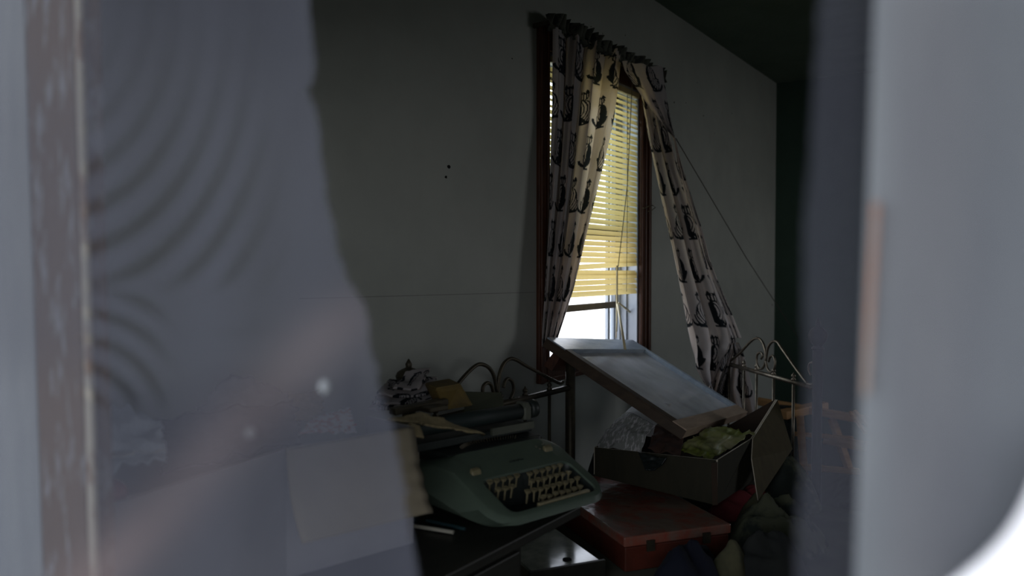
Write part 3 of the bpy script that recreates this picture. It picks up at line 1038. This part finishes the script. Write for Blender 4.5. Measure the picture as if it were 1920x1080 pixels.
def bed_end(name, label, A, B, spec, mt):
    A, B = np.array([*A, 0.]), np.array([*B, 0.])
    t = thing(name, label, 'bed', (A + B) / 2)
    for q, zt, r, fin in spec['posts']:
        c = A + (B - A) * q
        MB().tube([c, c + [0, 0, zt]], r, 14).build('post', spec.get('pm', 'iron'), t, smooth=True)
        if fin:
            f = MB()
            f.tube([c + [0, 0, zt + a * spec.get('finh', 1)] for a in (0, .004, .008, .012, .022, .036, .048, .056, .060, .070, .084)],
                   [r * k * spec.get('fin', 1) for k in (1.25, 1.3, .8, 1.1, 1.75, 2.0, 1.7, 1.0, .45, .5, .08)], 14)
            f.build('finial', spec.get('pm', 'iron'), t, smooth=True)
    for z, r in spec['rails']:
        MB().tube([A + [0, 0, z], B + [0, 0, z]], r, 10).build('rail', mt, t, smooth=True)
    for q in spec['spindles']:
        c = A + (B - A) * q
        MB().tube([c + [0, 0, spec['rails'][1][0]], c + [0, 0, spec['rails'][0][0]]], .0060, 8).build('spindle', mt, t, smooth=True)
        zz = spec['rails'][0][0] + spec['rails'][0][1] * .8
        MB().tube([c + [0, 0, zz + a] for a in (0, .005, .009, .014, .020, .025, .032)], [.010, .010, .005, .009, .009, .004, .001], 8).build('finial_knob', mt, t, smooth=True)
    for crv, r in spec['curves']:
        MB().tube([PV(x, y, A, B) for x, y in smooth_px(crv)], r, 8).build('scroll', mt, t, smooth=True)
    return t


A2, B2 = (2.935, .676), (3.53, 1.252)
z2 = PV(1535, 730, A2, B2)[2]
bed_end('brass_bed_end', 'tarnished brass bed end with scrolls beside the open cardboard box', A2, B2, dict(
    posts=[(0, .90, .0175, True), (1, .88, .0175, False)], fin=.98, finh=1.4, pm='darkpost', rails=[(z2, .0092), (.30, .0092)], spindles=[.2, .385, .56, .70, .88],
    curves=[([(1352, 690), (1384, 665), (1408, 640), (1420, 634), (1429, 641), (1435, 658), (1436, 680)], .0055),
            ([(1436, 676), (1440, 652), (1448, 641), (1457, 641), (1465, 652), (1490, 688), (1514, 720)], .0055),
            ([(1514, 720), (1524, 720), (1533, 708)], .0045),
            ([(1427, 673), (1430, 666), (1426, 661), (1420, 665), (1419, 680), (1424, 691), (1431, 689), (1436, 676)], .0050),
            ([(1441, 678), (1444, 669), (1450, 668), (1453, 677), (1452, 690), (1446, 698), (1439, 691), (1436, 676)], .0050),
            ([(1524, 679), (1518, 682), (1516, 692), (1520, 703)], .004)]), M['steel'])
B1 = (2.46, 1.435)
A1 = (1.60, 1.452)
z1 = PV(1066, 727, A1, B1)[2]
bed_end('bronze_bed_end', 'dark bronze bed end standing against the wall behind the typewriter', A1, B1, dict(
    posts=[(1, .885, .0185, False), (0, .86, .0185, True)], rails=[(z1, .0115), (.30, .0115)], spindles=[.13, .31, .50, .66, .835],
    curves=[([(852, 728), (872, 704), (890, 687), (902, 683), (916, 689), (926, 705), (932, 735)], .0062),
            ([(933, 740), (936, 705), (944, 683), (956, 673), (968, 675), (985, 685), (1020, 704), (1048, 718), (1056, 716)], .0062),
            ([(905, 738), (906, 725), (913, 718), (921, 722), (926, 738), (931, 748)], .006),
            ([(944, 727), (947, 715), (953, 710), (961, 717), (963, 733), (957, 748)], .006)]), M['iron'])

# ------------------------------------------------------------------ mattress and what lies on it
mt_ = thing('bare_mattress', 'stained dark mattress under the box and red case', 'mattress', (2.25, .85, .16))
mb = MB()
G = []
for zz, ins in ((.18, .03), (.19, .005), (.26, 0), (.34, .005), (.36, .04)):
    x0, x1, y0, y1 = 1.62 + ins, 2.88 - ins, .30 + ins, 1.40 - ins
    ring = []
    for (ax, ay), (bx_, by_) in zip([(x0, y0), (x1, y0), (x1, y1), (x0, y1)], [(x1, y0), (x1, y1), (x0, y1), (x0, y0)]):
        for k in range(10):
            ring.append((ax + (bx_ - ax) * k / 10, ay + (by_ - ay) * k / 10, zz))
    G.append(ring)
mb.loft(G)
mb.build('ticking', 'mattress', mt_, smooth=True)
fr = MB()
MB().box(1.64, 2.86, .32, 1.38, .14, .18).build('slatted_base', 'desk', mt_)
for x, y in ((1.68, .36), (2.82, .36), (1.68, 1.34), (2.82, 1.34)):
    MB().tube([(x, y, 0), (x, y, .14)], .02, 10).build('leg', 'iron', mt_)

# red case
zc_ = .46
Sx = np.array([1.896, .935])
uu_ = np.array([math.cos(math.radians(-35.8)), math.sin(math.radians(-35.8))])
vv_ = np.array([-uu_[1], uu_[0]])
cw, cl_ = .345, .60
rc = thing('red_case', 'flat red case with peeling dusty lid lying in front of the box', 'case', (*(Sx + uu_ * cw / 2 + vv_ * cl_ / 2), .362))


def rbox(u0, u1, v0, v1, z0, z1):
    c = [Sx + uu_ * a + vv_ * b for a, b in ((u0, v0), (u1, v0), (u1, v1), (u0, v1))]
    return MB().hexa([(*p, z0) for p in c], [(*p, z1) for p in c])


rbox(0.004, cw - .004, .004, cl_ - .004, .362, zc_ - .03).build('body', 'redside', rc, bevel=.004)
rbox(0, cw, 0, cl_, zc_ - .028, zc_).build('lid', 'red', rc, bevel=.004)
for a in (.08, .26):
    rbox(a - .012, a + .012, -.006, 0.0, zc_ - .045, zc_ - .015).build('clasp', 'iron', rc)
rbox(cw * .5 - .04, cw * .5 + .04, -.018, -.006, zc_ - .062, zc_ - .052).build('handle', 'maroon', rc)

# glass pane beside the case
ga = np.array([PZ(998, 1070, .43)[:2], PZ(1124, 1049, .43)[:2]])
gd = ga[1] - ga[0]
gl = np.linalg.norm(gd)
gd /= gl
gn = np.array([-gd[1], gd[0]])
gp = thing('framed_glass', 'dusty glass picture pane beside the red case reflecting the window', 'picture frame', (*(ga[0] + gd * gl / 2 + gn * .12), .362))


def gbox(a0, a1, b0, b1, z0, z1):
    c = [ga[0] + gd * a + gn * b for a, b in ((a0, b0), (a1, b0), (a1, b1), (a0, b1))]
    return MB().hexa([(*p, z0) for p in c], [(*p, z1) for p in c])


gbox(-.004, gl + .004, -.004, .30, .362, .42).build('backing', 'olive', gp)
gm = mat('glossy_dusty_picture', (0.32, 0.34, 0.28), (0.15, 0.17, 0.14), 14, 0.10, bump=.04, bscale=9, spec=.9)
gbox(0, gl, 0, .30, .42, .428).build('glass_face', gm, gp)
MB().tube([(*(ga[0] + gd * gl * .60 + gn * .035), .428), (*(ga[0] + gd * gl * .60 + gn * .035), .4305)], .012, 16).build('dark_spot', 'hole', gp)
gbox(-.012, gl + .01, -.014, -.004, .362, .432).build('frame_bar', 'desk', gp)

# ------------------------------------------------------------------ cardboard box with its contents
bz0 = .463
c0 = PZ(1340, 945, bz0)                    # near bottom corner
cA = P(1343, 862, np.dot(c0 - EYE, FW))    # near top corner
cB = P(1116, 838, 2.585)                   # left top corner
cC = PX(1453, 749, 2.90)                   # tall back right corner
cM = P(1407, 822, 2.63)
cD = np.array([2.90, cB[1] - .02, .60])
cK = PX(1362, 800, 2.90)
bxo = thing('cardboard_box', 'open brown cardboard box with raised flaps under the fallen sash', 'box', (2.6, 1.03, bz0))
tk = .005
bot = lambda p: np.array([p[0], p[1], bz0])


def panel(pts, thick, name, mats, nrm, parent=bxo):
    """flat-ish board with thickness along nrm: outside material 0, inside 1, edge 2"""
    p = [np.array(q, float) for q in pts]
    nrm = np.array(nrm, float) / np.linalg.norm(nrm)
    q = [a + nrm * thick for a in p]
    n = len(p)
    mb = MB()
    mb.add(p + q, [tuple(range(n - 1, -1, -1))], 1)
    k = len(mb.v)
    mb.add(q, [tuple(range(n))], 0)
    for i in range(n):
        j = (i + 1) % n
        mb.add([p[i], p[j], q[j], q[i]], [(0, 1, 2, 3)], 2 if max(p[i][2], p[j][2]) > .52 else 0)
    return mb.build(name, mats, parent)


CB = ['card', 'cardin', 'cardedge']
bot2 = lambda p: np.array([p[0], p[1], .505])
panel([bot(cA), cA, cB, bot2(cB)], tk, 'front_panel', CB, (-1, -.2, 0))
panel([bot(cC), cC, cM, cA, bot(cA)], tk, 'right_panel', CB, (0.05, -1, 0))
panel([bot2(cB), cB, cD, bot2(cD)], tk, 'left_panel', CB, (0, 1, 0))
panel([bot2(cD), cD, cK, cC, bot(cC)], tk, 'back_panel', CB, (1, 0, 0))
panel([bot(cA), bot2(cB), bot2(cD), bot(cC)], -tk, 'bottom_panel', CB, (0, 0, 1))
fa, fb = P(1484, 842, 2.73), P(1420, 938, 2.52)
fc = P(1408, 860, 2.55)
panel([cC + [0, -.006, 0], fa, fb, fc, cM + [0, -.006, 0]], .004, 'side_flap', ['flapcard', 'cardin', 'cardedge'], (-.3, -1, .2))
panel([P(1334, 868, 2.395), P(1345, 866, 2.395), P(1346, 946, 2.40), P(1336, 947, 2.40)], .003, 'corner_tape', ['cardin'] * 3, (-1, -.3, 0))

one('yellow_plastic_bag', 'crumpled yellow and white plastic bag inside the cardboard box', 'bag',
    MB().grid(crumple([P(1268, 850, 2.52), P(1330, 872, 2.47), P(1412, 818, 2.66), P(1330, 806, 2.72)], .030, 14, 3, 34, 34, rag=.12)), 'yellowplastic', smooth=True, solid=.002)
one('lining_paper', 'grey wavy lined sheet bulging out of the box under the sash', 'paper',
    MB().grid(crumple([P(1113, 838, 2.60), P(1200, 845, 2.50), P(1226, 792, 2.56), P(1168, 764, 2.68)], .026, 11, 8, 34, 34, curl=-.03)), mat('lined_grey_paper', (.42, .41, .42), (.20, .21, .20), 26, .8, stretch=(1, 5, 2), lo=.42, hi=.5, transl=.1), smooth=True, solid=.002)
one('rolled_paper', 'pale folded sheet arched behind the lined paper in the box', 'paper',
    MB().grid(crumple([P(1135, 812, 2.68), P(1228, 815, 2.66), P(1260, 752, 2.76), P(1190, 752, 2.80)], .012, 7, 12, 26, 26, curl=-.02)), 'paper', smooth=True, solid=.002)
one('black_rag', 'black rag hanging over the front rim of the box', 'cloth',
    MB().grid(crumple([P(1196, 846, 2.50), P(1250, 858, 2.44), P(1226, 880, 2.43), P(1208, 876, 2.44)], .016, 20, 5, 18, 18)), 'blackbag', smooth=True, solid=.004)
one('brown_rag', 'dark brown folded cloth inside the box beneath the sash', 'cloth',
    MB().grid(crumple([P(1215, 850, 2.52), P(1275, 862, 2.47), P(1285, 815, 2.62), P(1232, 800, 2.66)], .03, 12, 15, 24, 24)), mat('brown_wool', (.045, .022, .015), (.03, .016, .012), 12, .9), smooth=True, solid=.004)
one('black_bundle', 'black round bundle squeezed behind the left side of the box', 'bag',
    heap(2.44, 1.315, .362, .07, .05, .17, 21, rot=.3), 'blackbag', smooth=True)

# soft heaps right of the case
hp = [('camouflage_heap', 'dark camouflage cloth heaped right of the red case', 'cloth', P(1455, 1010, 2.32), (.19, .13, .10), 'darkcloth', 31),
      ('olive_shirt', 'olive cloth lying in front of the dark red cloth', 'cloth', P(1425, 968, 2.55), (.12, .07, .05), 'olive', 32),
      ('red_cloth', 'dark red cloth lying beside the box corner', 'cloth', P(1395, 950, 2.62), (.15, .07, .055), 'redcloth', 33),
      ('patterned_blanket', 'dark mottled blanket bunched below the bed end', 'blanket', P(1470, 915, 2.72), (.15, .12, .12), 'darkcloth', 34),
      ('navy_cloth', 'navy blue cloth bunched below the red case corner', 'cloth', P(1290, 1066, 1.98), (.19, .09, .085), 'navy', 35),
      ('black_jacket', 'black crumpled jacket at the bottom behind the loose screen edge', 'jacket', P(1440, 1078, 2.08), (.12, .09, .08), mat('black_wool', (.012, .014, .014), (.02, .022, .02), 12, .9), 36),
      ('olive_bundle', 'small pale olive bundle at the bottom beside the navy cloth', 'cloth', P(1370, 1074, 2.04), (.09, .045, .075), 'olive', 37)]
for nm, lb, ct, c, (rx, ry, hh), mm, sd in hp:
    one(nm, lb, ct, heap(c[0], c[1], .3615 if sd not in (33,) else .3615, rx, ry, hh + .02, sd, freq=12, rot=-.6 + .3 * (sd % 3), fold=.9), mm, smooth=True)

# ------------------------------------------------------------------ wooden chair frame lying in the far corner
ch = thing('wooden_chair_frame', 'broken orange pine chair frame lying behind the brass bed end', 'chair', P(1545, 890, 3.9))


def pbar(a, b, d0, d1, wx, wy, name):
    return MB().bar(P(*a, d0), P(*b, d1), wx, wy).build(name, 'pine', ch, bevel=.003)


pbar((1420, 752), (1640, 790), 4.0, 3.75, .05, .035, 'top_rail')
pbar((1466, 778), (1545, 760), 3.82, 3.95, .06, .04, 'seat_rail')
pbar((1500, 780), (1508, 890), 3.80, 3.80, .03, .036, 'leg')
pbar((1486, 813), (1600, 822), 3.82, 3.74, .03, .018, 'stretcher')
pbar((1462, 872), (1612, 884), 3.8, 3.7, .03, .026, 'stretcher')
pbar((1560, 785), (1592, 880), 3.86, 3.72, .03, .035, 'leg')
pbar((1545, 822), (1625, 838), 3.80, 3.66, .03, .045, 'seat_rail')
pbar((1594, 772), (1624, 812), 3.7, 3.62, .02, .014, 'slat')
pbar((1602, 770), (1630, 800), 3.72, 3.64, .02, .014, 'slat')
MB().box(*[v for v in (P(1478, 800, 3.95)[0] - .08, P(1478, 800, 3.95)[0] + .06)], P(1478, 800, 3.95)[1] - .03, P(1478, 800, 3.95)[1] + .03, 0, .50).build('dark_panel', 'black', ch)

# ------------------------------------------------------------------ desk
DZ = .640
dk = thing('dark_desk', 'dark wooden desk carrying the typewriter and papers', 'desk', (1.08, 1.2, 0))
MB().box(.60, 1.57, .886, 1.40, DZ - .022, DZ).build('desk_top', 'desk', dk, bevel=.003)
MB().box(.64, 1.36, .915, 1.38, .06, DZ - .024).build('carcass', 'desk', dk)
for z0, z1 in ((.08, .25), (.26, .43), (.44, .60)):
    MB().box(.90, 1.34, .903, .915, z0, z1).build('drawer', 'desk', dk, bevel=.003)
for x, y in ((.66, .93), (1.34, .93), (.66, 1.36), (1.34, 1.36)):
    MB().box(x - .02, x + .02, y - .02, y + .02, 0, .06).build('foot', 'desk', dk)

# ------------------------------------------------------------------ typewriter
TWA = math.radians(-14)
e1, e2 = np.array([math.cos(TWA), math.sin(TWA), 0]), np.array([-math.sin(TWA), math.cos(TWA), 0])
TWL = P(866, 862, 1.775)
O_ = TWL + e1 * .125 - e2 * .19
tw = thing('typewriter', 'old grey green typewriter with exposed carriage and missing keys', 'typewriter', (O_[0], O_[1], DZ + .001), TWA)


def rr(cx, cyy, hx, hy, r, zf, n=10):
    out = []
    for (sx_, sy_, a0) in ((1, -1, -90), (1, 1, 0), (-1, 1, 90), (-1, -1, 180)):
        for k in range(n + 1):
            a = math.radians(a0 + 90 * k / n)
            x = cx + sx_ * (hx - r) + r * math.cos(a)
            y = cyy + sy_ * (hy - r) + r * math.sin(a)
            out.append((x, y, zf(x, y)))
    return out


pz = lambda x, y: .034 + (y) * .46
c_ = lambda z: (lambda x, y: z)
shell = MB()
shell.loft([rr(-.022, .20, .135, .165, .05, c_(.0)), rr(-.024, .198, .160, .175, .06, c_(.016)),
            rr(-.030, .188, .198, .194, .075, lambda x, y: .024 + .058 * max(0, min(1, y / .2))), rr(-.010, .128, .178, .140, .064, lambda x, y: pz(x, min(y, .19)) - .012),
            rr(-.006, .101, .170, .107, .056, lambda x, y: pz(x, min(y, .20)) - .002), rr(-.006, .100, .165, .102, .052, pz), rr(0.002, .060, .136, .054, .022, pz), rr(0.002, .060, .133, .051, .019, lambda x, y: pz(x, y) - .004)],
           0, True, False)
shell.build('shell', 'enamel', tw, local=True, smooth=True, sharp=22)
MB().loft([rr(0.002, .060, .133, .051, .019, lambda x, y: pz(x, y) - .004), rr(0.002, .060, .130, .048, .018, lambda x, y: .012)], 0, False, True).build('keyboard_well', 'black', tw, local=True)
kb = MB()
kb.tube([(0, 0, -.03), (0, 0, -.002)], .0022, 6)
kb.loft([rr(0, 0, .0040, .0036, .002, c_(-.007), 2), rr(0, 0, .0068, .0060, .003, c_(-.001), 2), rr(0, 0, .0070, .0062, .003, c_(.0005), 2), rr(0, 0, .0048, .0044, .002, c_(-.0008), 2)])
key0 = None
missing = {(2, 0), (2, 1), (2, 2), (3, 0), (3, 1), (3, 2), (3, 3), (0, 5), (1, 3), (1, 4)}
kr = random.Random(2)
for r in range(4):
    for k in range(12 if r < 3 else 11):
        if (r, k) in missing:
            continue
        x = -.116 + k * .0200 + r * .006
        y = .100 - r * .0225
        z = pz(x, y) + .003 - .002 * r
        if key0 is None:
            ko = key0 = kb.build('key', 'key', tw, local=True)
        else:
            ko = key0.copy()
            COL.objects.link(ko)
            ko.parent = tw
        ko.location = (x, y, z + kr.uniform(-.002, .001))
        ko.rotation_euler = (math.radians(8) + kr.uniform(-.08, .08), kr.uniform(-.1, .1), kr.uniform(-.1, .1))
MB().box(-.050, .112, .009, .020, .022, .0415).build('space_bar', 'key', tw, local=True, bevel=.003)
for x, y in ((-.128, .136), (.118, .158)):
    b_ = MB().loft([rr(x, y, .0135, .0065, .004, lambda X, Y: pz(X, Y) - .002, 4), rr(x, y, .013, .006, .004, lambda X, Y: pz(X, Y) + .007, 4), rr(x, y, .010, .004, .003, lambda X, Y: pz(X, Y) + .0095, 4)])
    b_.build('lever_button', 'key', tw, local=True)
for x, y in ((.098, .165), (.094, .174), (.120, .178)):
    MB().ball((x, y, pz(x, y) + .001), .0035, 8, 5).build('screw', 'greyplate', tw, local=True)
bd = MB()
for i, (a, b) in enumerate([(0, .006), (.007, .004), (.012, .007), (.020, .004), (.025, .008), (.034, .005), (.040, .003)]):
    bd.box(-.018 + a, -.018 + a + .0012 + b * .2, .143, .143 + b, pz(0, .146) - .001, pz(0, .146) + .0015)
bd.build('badge', 'black', tw, local=True)
# carriage and works
MB().box(-.145, .150, .215, .335, .02, .125).build('type_basket', 'black', tw, local=True, bevel=.004)
seg = MB()
for k in range(26):
    a = math.radians(-62 + k * 5)
    seg.bar((.10 * math.sin(a) * .45, .222, .06), (.10 * math.sin(a), .222 + .05 * math.cos(a), .132), .0015, .004)
tb = seg.build('type_bars', 'iron', tw, local=True)
tb['kind'] = 'stuff'
MB().box(-.20, .170, .27, .345, .128, .148).build('carriage_rail', 'black', tw, local=True, bevel=.003)
MB().tube([(-.19, .30, .178), (.150, .30, .178)], .0205, 20).build('platen', 'rubber', tw, local=True, smooth=True)
MB().loft([rr(.163, .30, .013, .024, .008, c_(.158)), rr(.163, .30, .013, .024, .008, c_(.19)), rr(.163, .30, .009, .018, .008, c_(.202))]).build('end_plate', 'greyplate', tw, local=True)
MB().loft([rr(-.205, .30, .014, .030, .008, c_(.150)), rr(-.205, .30, .014, .030, .008, c_(.19)), rr(-.205, .30, .010, .022, .008, c_(.206))]).build('end_plate', 'greyplate', tw, local=True)
for s_ in (1, -1):
    x0 = .181 if s_ > 0 else -.222
    MB().tube([(x0, .30, .180), (x0 + s_ * .004, .30, .180), (x0 + s_ * .022, .30, .180), (x0 + s_ * .026, .30, .180)], [.018, .0245, .0245, .019], 20).build('platen_knob', 'black', tw, local=True, smooth=True)
for k in range(3):
    MB().box(.118 - .004 * k, .186 - .01 * k, .225, .335, .062 + .024 * k, .078 + .024 * k).build('side_plate', 'black', tw, local=True, bevel=.006)
MB().box(.02, .16, .252, .262, .140, .158).build('paper_scale', 'greyplate', tw, local=True)

# small things on the desk
one('white_pencil', 'pale stick lying on the desk left of the typewriter', 'pencil', MB().tube([PZ(775, 986, DZ + .006), PZ(850, 998, DZ + .006)], .0042, 8), mat('grey_stick', (.25, .24, .2), None))
one('blue_pen', 'dark blue pen beside the pale stick on the desk', 'pen', MB().tube([PZ(800, 976, DZ + .005), PZ(872, 992, DZ + .005)], .004, 8), mat('blue_pen_plastic', (.012, .03, .035), None, rough=.4))
one('torn_cardboard_strip', 'torn tan cardboard strip curling in front of the typewriter roller', 'cardboard',
    MB().grid(crumple([P(724, 790, 1.60), P(800, 800, 1.68), P(905, 818, 1.80), P(790, 778, 1.72)], .010, 8, 44, 30, 20, rag=.15)), 'tan', smooth=True, solid=.005)
one('torn_card_scrap', 'small torn tan scrap curling down at the carton edge', 'cardboard',
    MB().grid(crumple([P(768, 792, 1.58), P(788, 796, 1.60), P(794, 822, 1.58), P(780, 818, 1.56)], .008, 20, 45, 12, 12)), 'tan', smooth=True, solid=.004)
one('dark_blue_rag', 'dark teal rag stuffed behind the carton beside the typewriter', 'cloth',
    heap(1.235, 1.19, DZ + .001, .06, .07, .15, 51, rot=.5, fold=1.0), mat('teal_rag', (.006, .013, .015), (.009, .02, .023), 10, .7), smooth=True)

# carton seen through the screen
ca = P(533, 840, 1.38)
cb = P(772, 800, 1.56)
cc = P(150, 962, 1.02)
ct = thing('faded_carton', 'large faded carton with a tan flap hanging beside the typewriter', 'box', (ca[0], ca[1], DZ))
dn = lambda p, z: np.array([p[0], p[1], z])
bk = np.array([.03, .16, 0])
PB = ['palebox', 'palebox', 'cardedge']
panel([dn(ca, DZ + .002), ca, cc, dn(cc, DZ + .002)], .004, 'left_panel', PB, (.1, -1, 0), ct)
panel([dn(cb, DZ + .002), cb, ca, dn(ca, DZ + .002)], .004, 'right_panel', PB, (-.1, -1, 0), ct)
panel([dn(cb, DZ + .002), cb, cb + bk, dn(cb + bk, DZ + .002)], .004, 'side_panel', PB, (1, 0, 0), ct)
panel([dn(cc, DZ + .002), cc, cc + bk * .8, dn(cc + bk * .8, DZ + .002)], .004, 'side_panel', PB, (-1, 0, 0), ct)
f0, f1, f2, f3 = P(536, 842, 1.36), P(775, 800, 1.535), P(811, 960, 1.47), P(566, 1020, 1.31)
G = np.zeros((24, 16, 3))
for i in range(24):
    v = i / 23
    for j in range(16):
        u = j / 15
        rg = (.003 * mnoise.noise(Vector((v * 9, 1, 2))) * (u > .9))
        p = f0 * (1 - u) * (1 - v) + f1 * u * (1 - v) + f2 * u * v + f3 * (1 - u) * v
        bend = .018 * math.sin(math.pi * v) + rg
        G[i, j] = p - FW * bend + RT * rg * 1.2 + np.array([0, 0, -.012 * (u > .95) * math.sin(v * 3)])
MB().grid(G).build('hanging_flap', 'palebox2', ct, smooth=True, solid=.005)

# rubbish behind the screen, on and behind the carton
def cr_sheet(name, label, cat, quad, amp, freq, seed, m, solid=.0015):
    return one(name, label, cat, MB().grid(crumple([P(*q) for q in quad], amp, freq, seed, 28, 28, rag=.1)), m, smooth=True, solid=solid)


cr_sheet('crumpled_bag', 'crumpled pale blue plastic sheet beside the weathered post', 'plastic sheet', [(165, 905, 1.12), (310, 880, 1.22), (300, 800, 1.32), (168, 770, 1.30)], .03, 13, 61, 'bluepaper')
cr_sheet('folded_newspaper', 'folded pale newspaper with a sharp corner above the maroon ball', 'newspaper', [(200, 870, 1.16), (312, 850, 1.24), (255, 800, 1.34), (180, 815, 1.30)], .014, 11, 62, 'paper')
one('maroon_ball', 'dark maroon round ball behind the screen at lower left', 'ball', MB().ball(P(208, 926, 1.10), .022, 16, 10), 'maroon', smooth=True)
cr_sheet('grey_sheet', 'grey crumpled sheet ridged along the wall behind the screen', 'cloth', [(350, 790, 1.50), (560, 800, 1.62), (525, 735, 1.72), (430, 712, 1.66)], .03, 9, 63, mat('grey_cotton', (.2, .2, .21), (.15, .15, .16), 8, .9))
cr_sheet('dark_coat', 'dark coat heaped behind the faded carton', 'coat', [(300, 900, 1.28), (560, 850, 1.48), (545, 770, 1.60), (290, 800, 1.42)], .035, 8, 64, mat('dark_wool', (.06, .06, .06), (.04, .04, .042), 8, .9), .004)
cr_sheet('red_print_paper', 'white paper with faded red lettering on the carton', 'paper', [(560, 815, 1.50), (668, 812, 1.58), (655, 765, 1.68), (590, 785, 1.60)], .006, 9, 65, mat('red_printed_paper', (.48, .46, .47), (.40, .16, .15), 60, .8, stretch=(1, 1, 3), lo=.52, hi=.58))
cr_sheet('tan_envelope', 'tan crumpled envelope leaning at the heap beside the grey sheet', 'envelope', [(520, 800, 1.56), (610, 790, 1.62), (600, 735, 1.74), (530, 745, 1.70)], .012, 9, 66, 'tan')

# printed cloth folded on the heap by the wall
pc = [(655, 752, 1.90), (800, 772, 1.95), (828, 722, 2.02), (700, 690, 2.02)]
base_heap = P(760, 760, 2.0)
sp = one('support_crate', 'low dark crate under the folded printed cloth against the wall', 'crate', MB().box(1.06, 1.33, 1.28, 1.39, DZ + .001, .775), 'desk', bevel=.003)
pcl = thing('folded_printed_cloth', 'printed pet pattern cloth folded in layers on the heap by the wall', 'cloth', (1.28, 1.42, .78))
for lay in range(4):
    x0, x1 = 690 - lay * 2 + 10 * lay, 828 - lay * 4
    yb, yt = 768 - lay * 15, 735 - lay * 13
    if lay == 3:
        x0, x1, yb, yt = 738, 806, 722, 694
    d = 1.92 + .01 * lay
    quad = [P(x0, yb, d), P(x1 - 18, yb + 4, d + .03), P(x1, yt + 2, d + .13), P(x0 + 24, yt - 2, d + .11)]
    G = crumple(quad, .03 if lay < 3 else .05, 8, 70 + lay, 60, 44, rag=.02, ridged=False)
    o = MB().grid(G).build('fold', 'curtain', pcl, smooth=True, solid=.006)
    U, V = np.meshgrid(np.linspace(0, .30, 60), np.linspace(0, .24, 44))
    colour_attr(o, 'print', print_cols(U.ravel() + .05 * lay, V.ravel() + .1 + .03 * lay, .9))
oc = thing('ochre_carton', 'small ochre carton with open end behind the typewriter roller', 'box', P(848, 760, 1.95))
q = [P(818, 730, 1.93), P(862, 722, 1.98), P(884, 760, 1.97), P(838, 768, 1.90)]
up_ = np.array([.02, .05, .0])
panel(q, .004, 'face', ['tanbox'] * 3, -FW, oc)
panel([q[0], q[1], q[1] + [.03, .06, .004], q[0] + [.03, .06, .004]], .004, 'top', ['tanbox'] * 3, (0, 0, 1), oc)
panel([q[1], q[2], q[2] + [.03, .06, .004], q[1] + [.03, .06, .004]], .004, 'side', ['tanbox'] * 3, (1, 0, .3), oc)
panel([q[0], q[3], q[3] + [.03, .06, .004], q[0] + [.03, .06, .004]], -.004, 'side', ['tanbox'] * 3, (1, 0, .3), oc)
one('green_board', 'dull green board lying behind the typewriter roller', 'board', MB().hexa([P(870, 775, 2.02), P(945, 765, 2.10), P(940, 740, 2.26), P(872, 738, 2.20)], [P(870, 770, 2.02), P(945, 760, 2.10), P(940, 736, 2.26), P(872, 734, 2.20)]), mat('green_board_paint', (.09, .10, .06), (.07, .08, .05), 9, .7))
one('metal_tool', 'dark metal tool lying under the folded printed cloth', 'tool', MB().bar(P(735, 772, 1.82), P(835, 752, 1.92), .03, .016).bar(P(795, 768, 1.84), P(830, 762, 1.88), .045, .012), 'iron', bevel=.003)
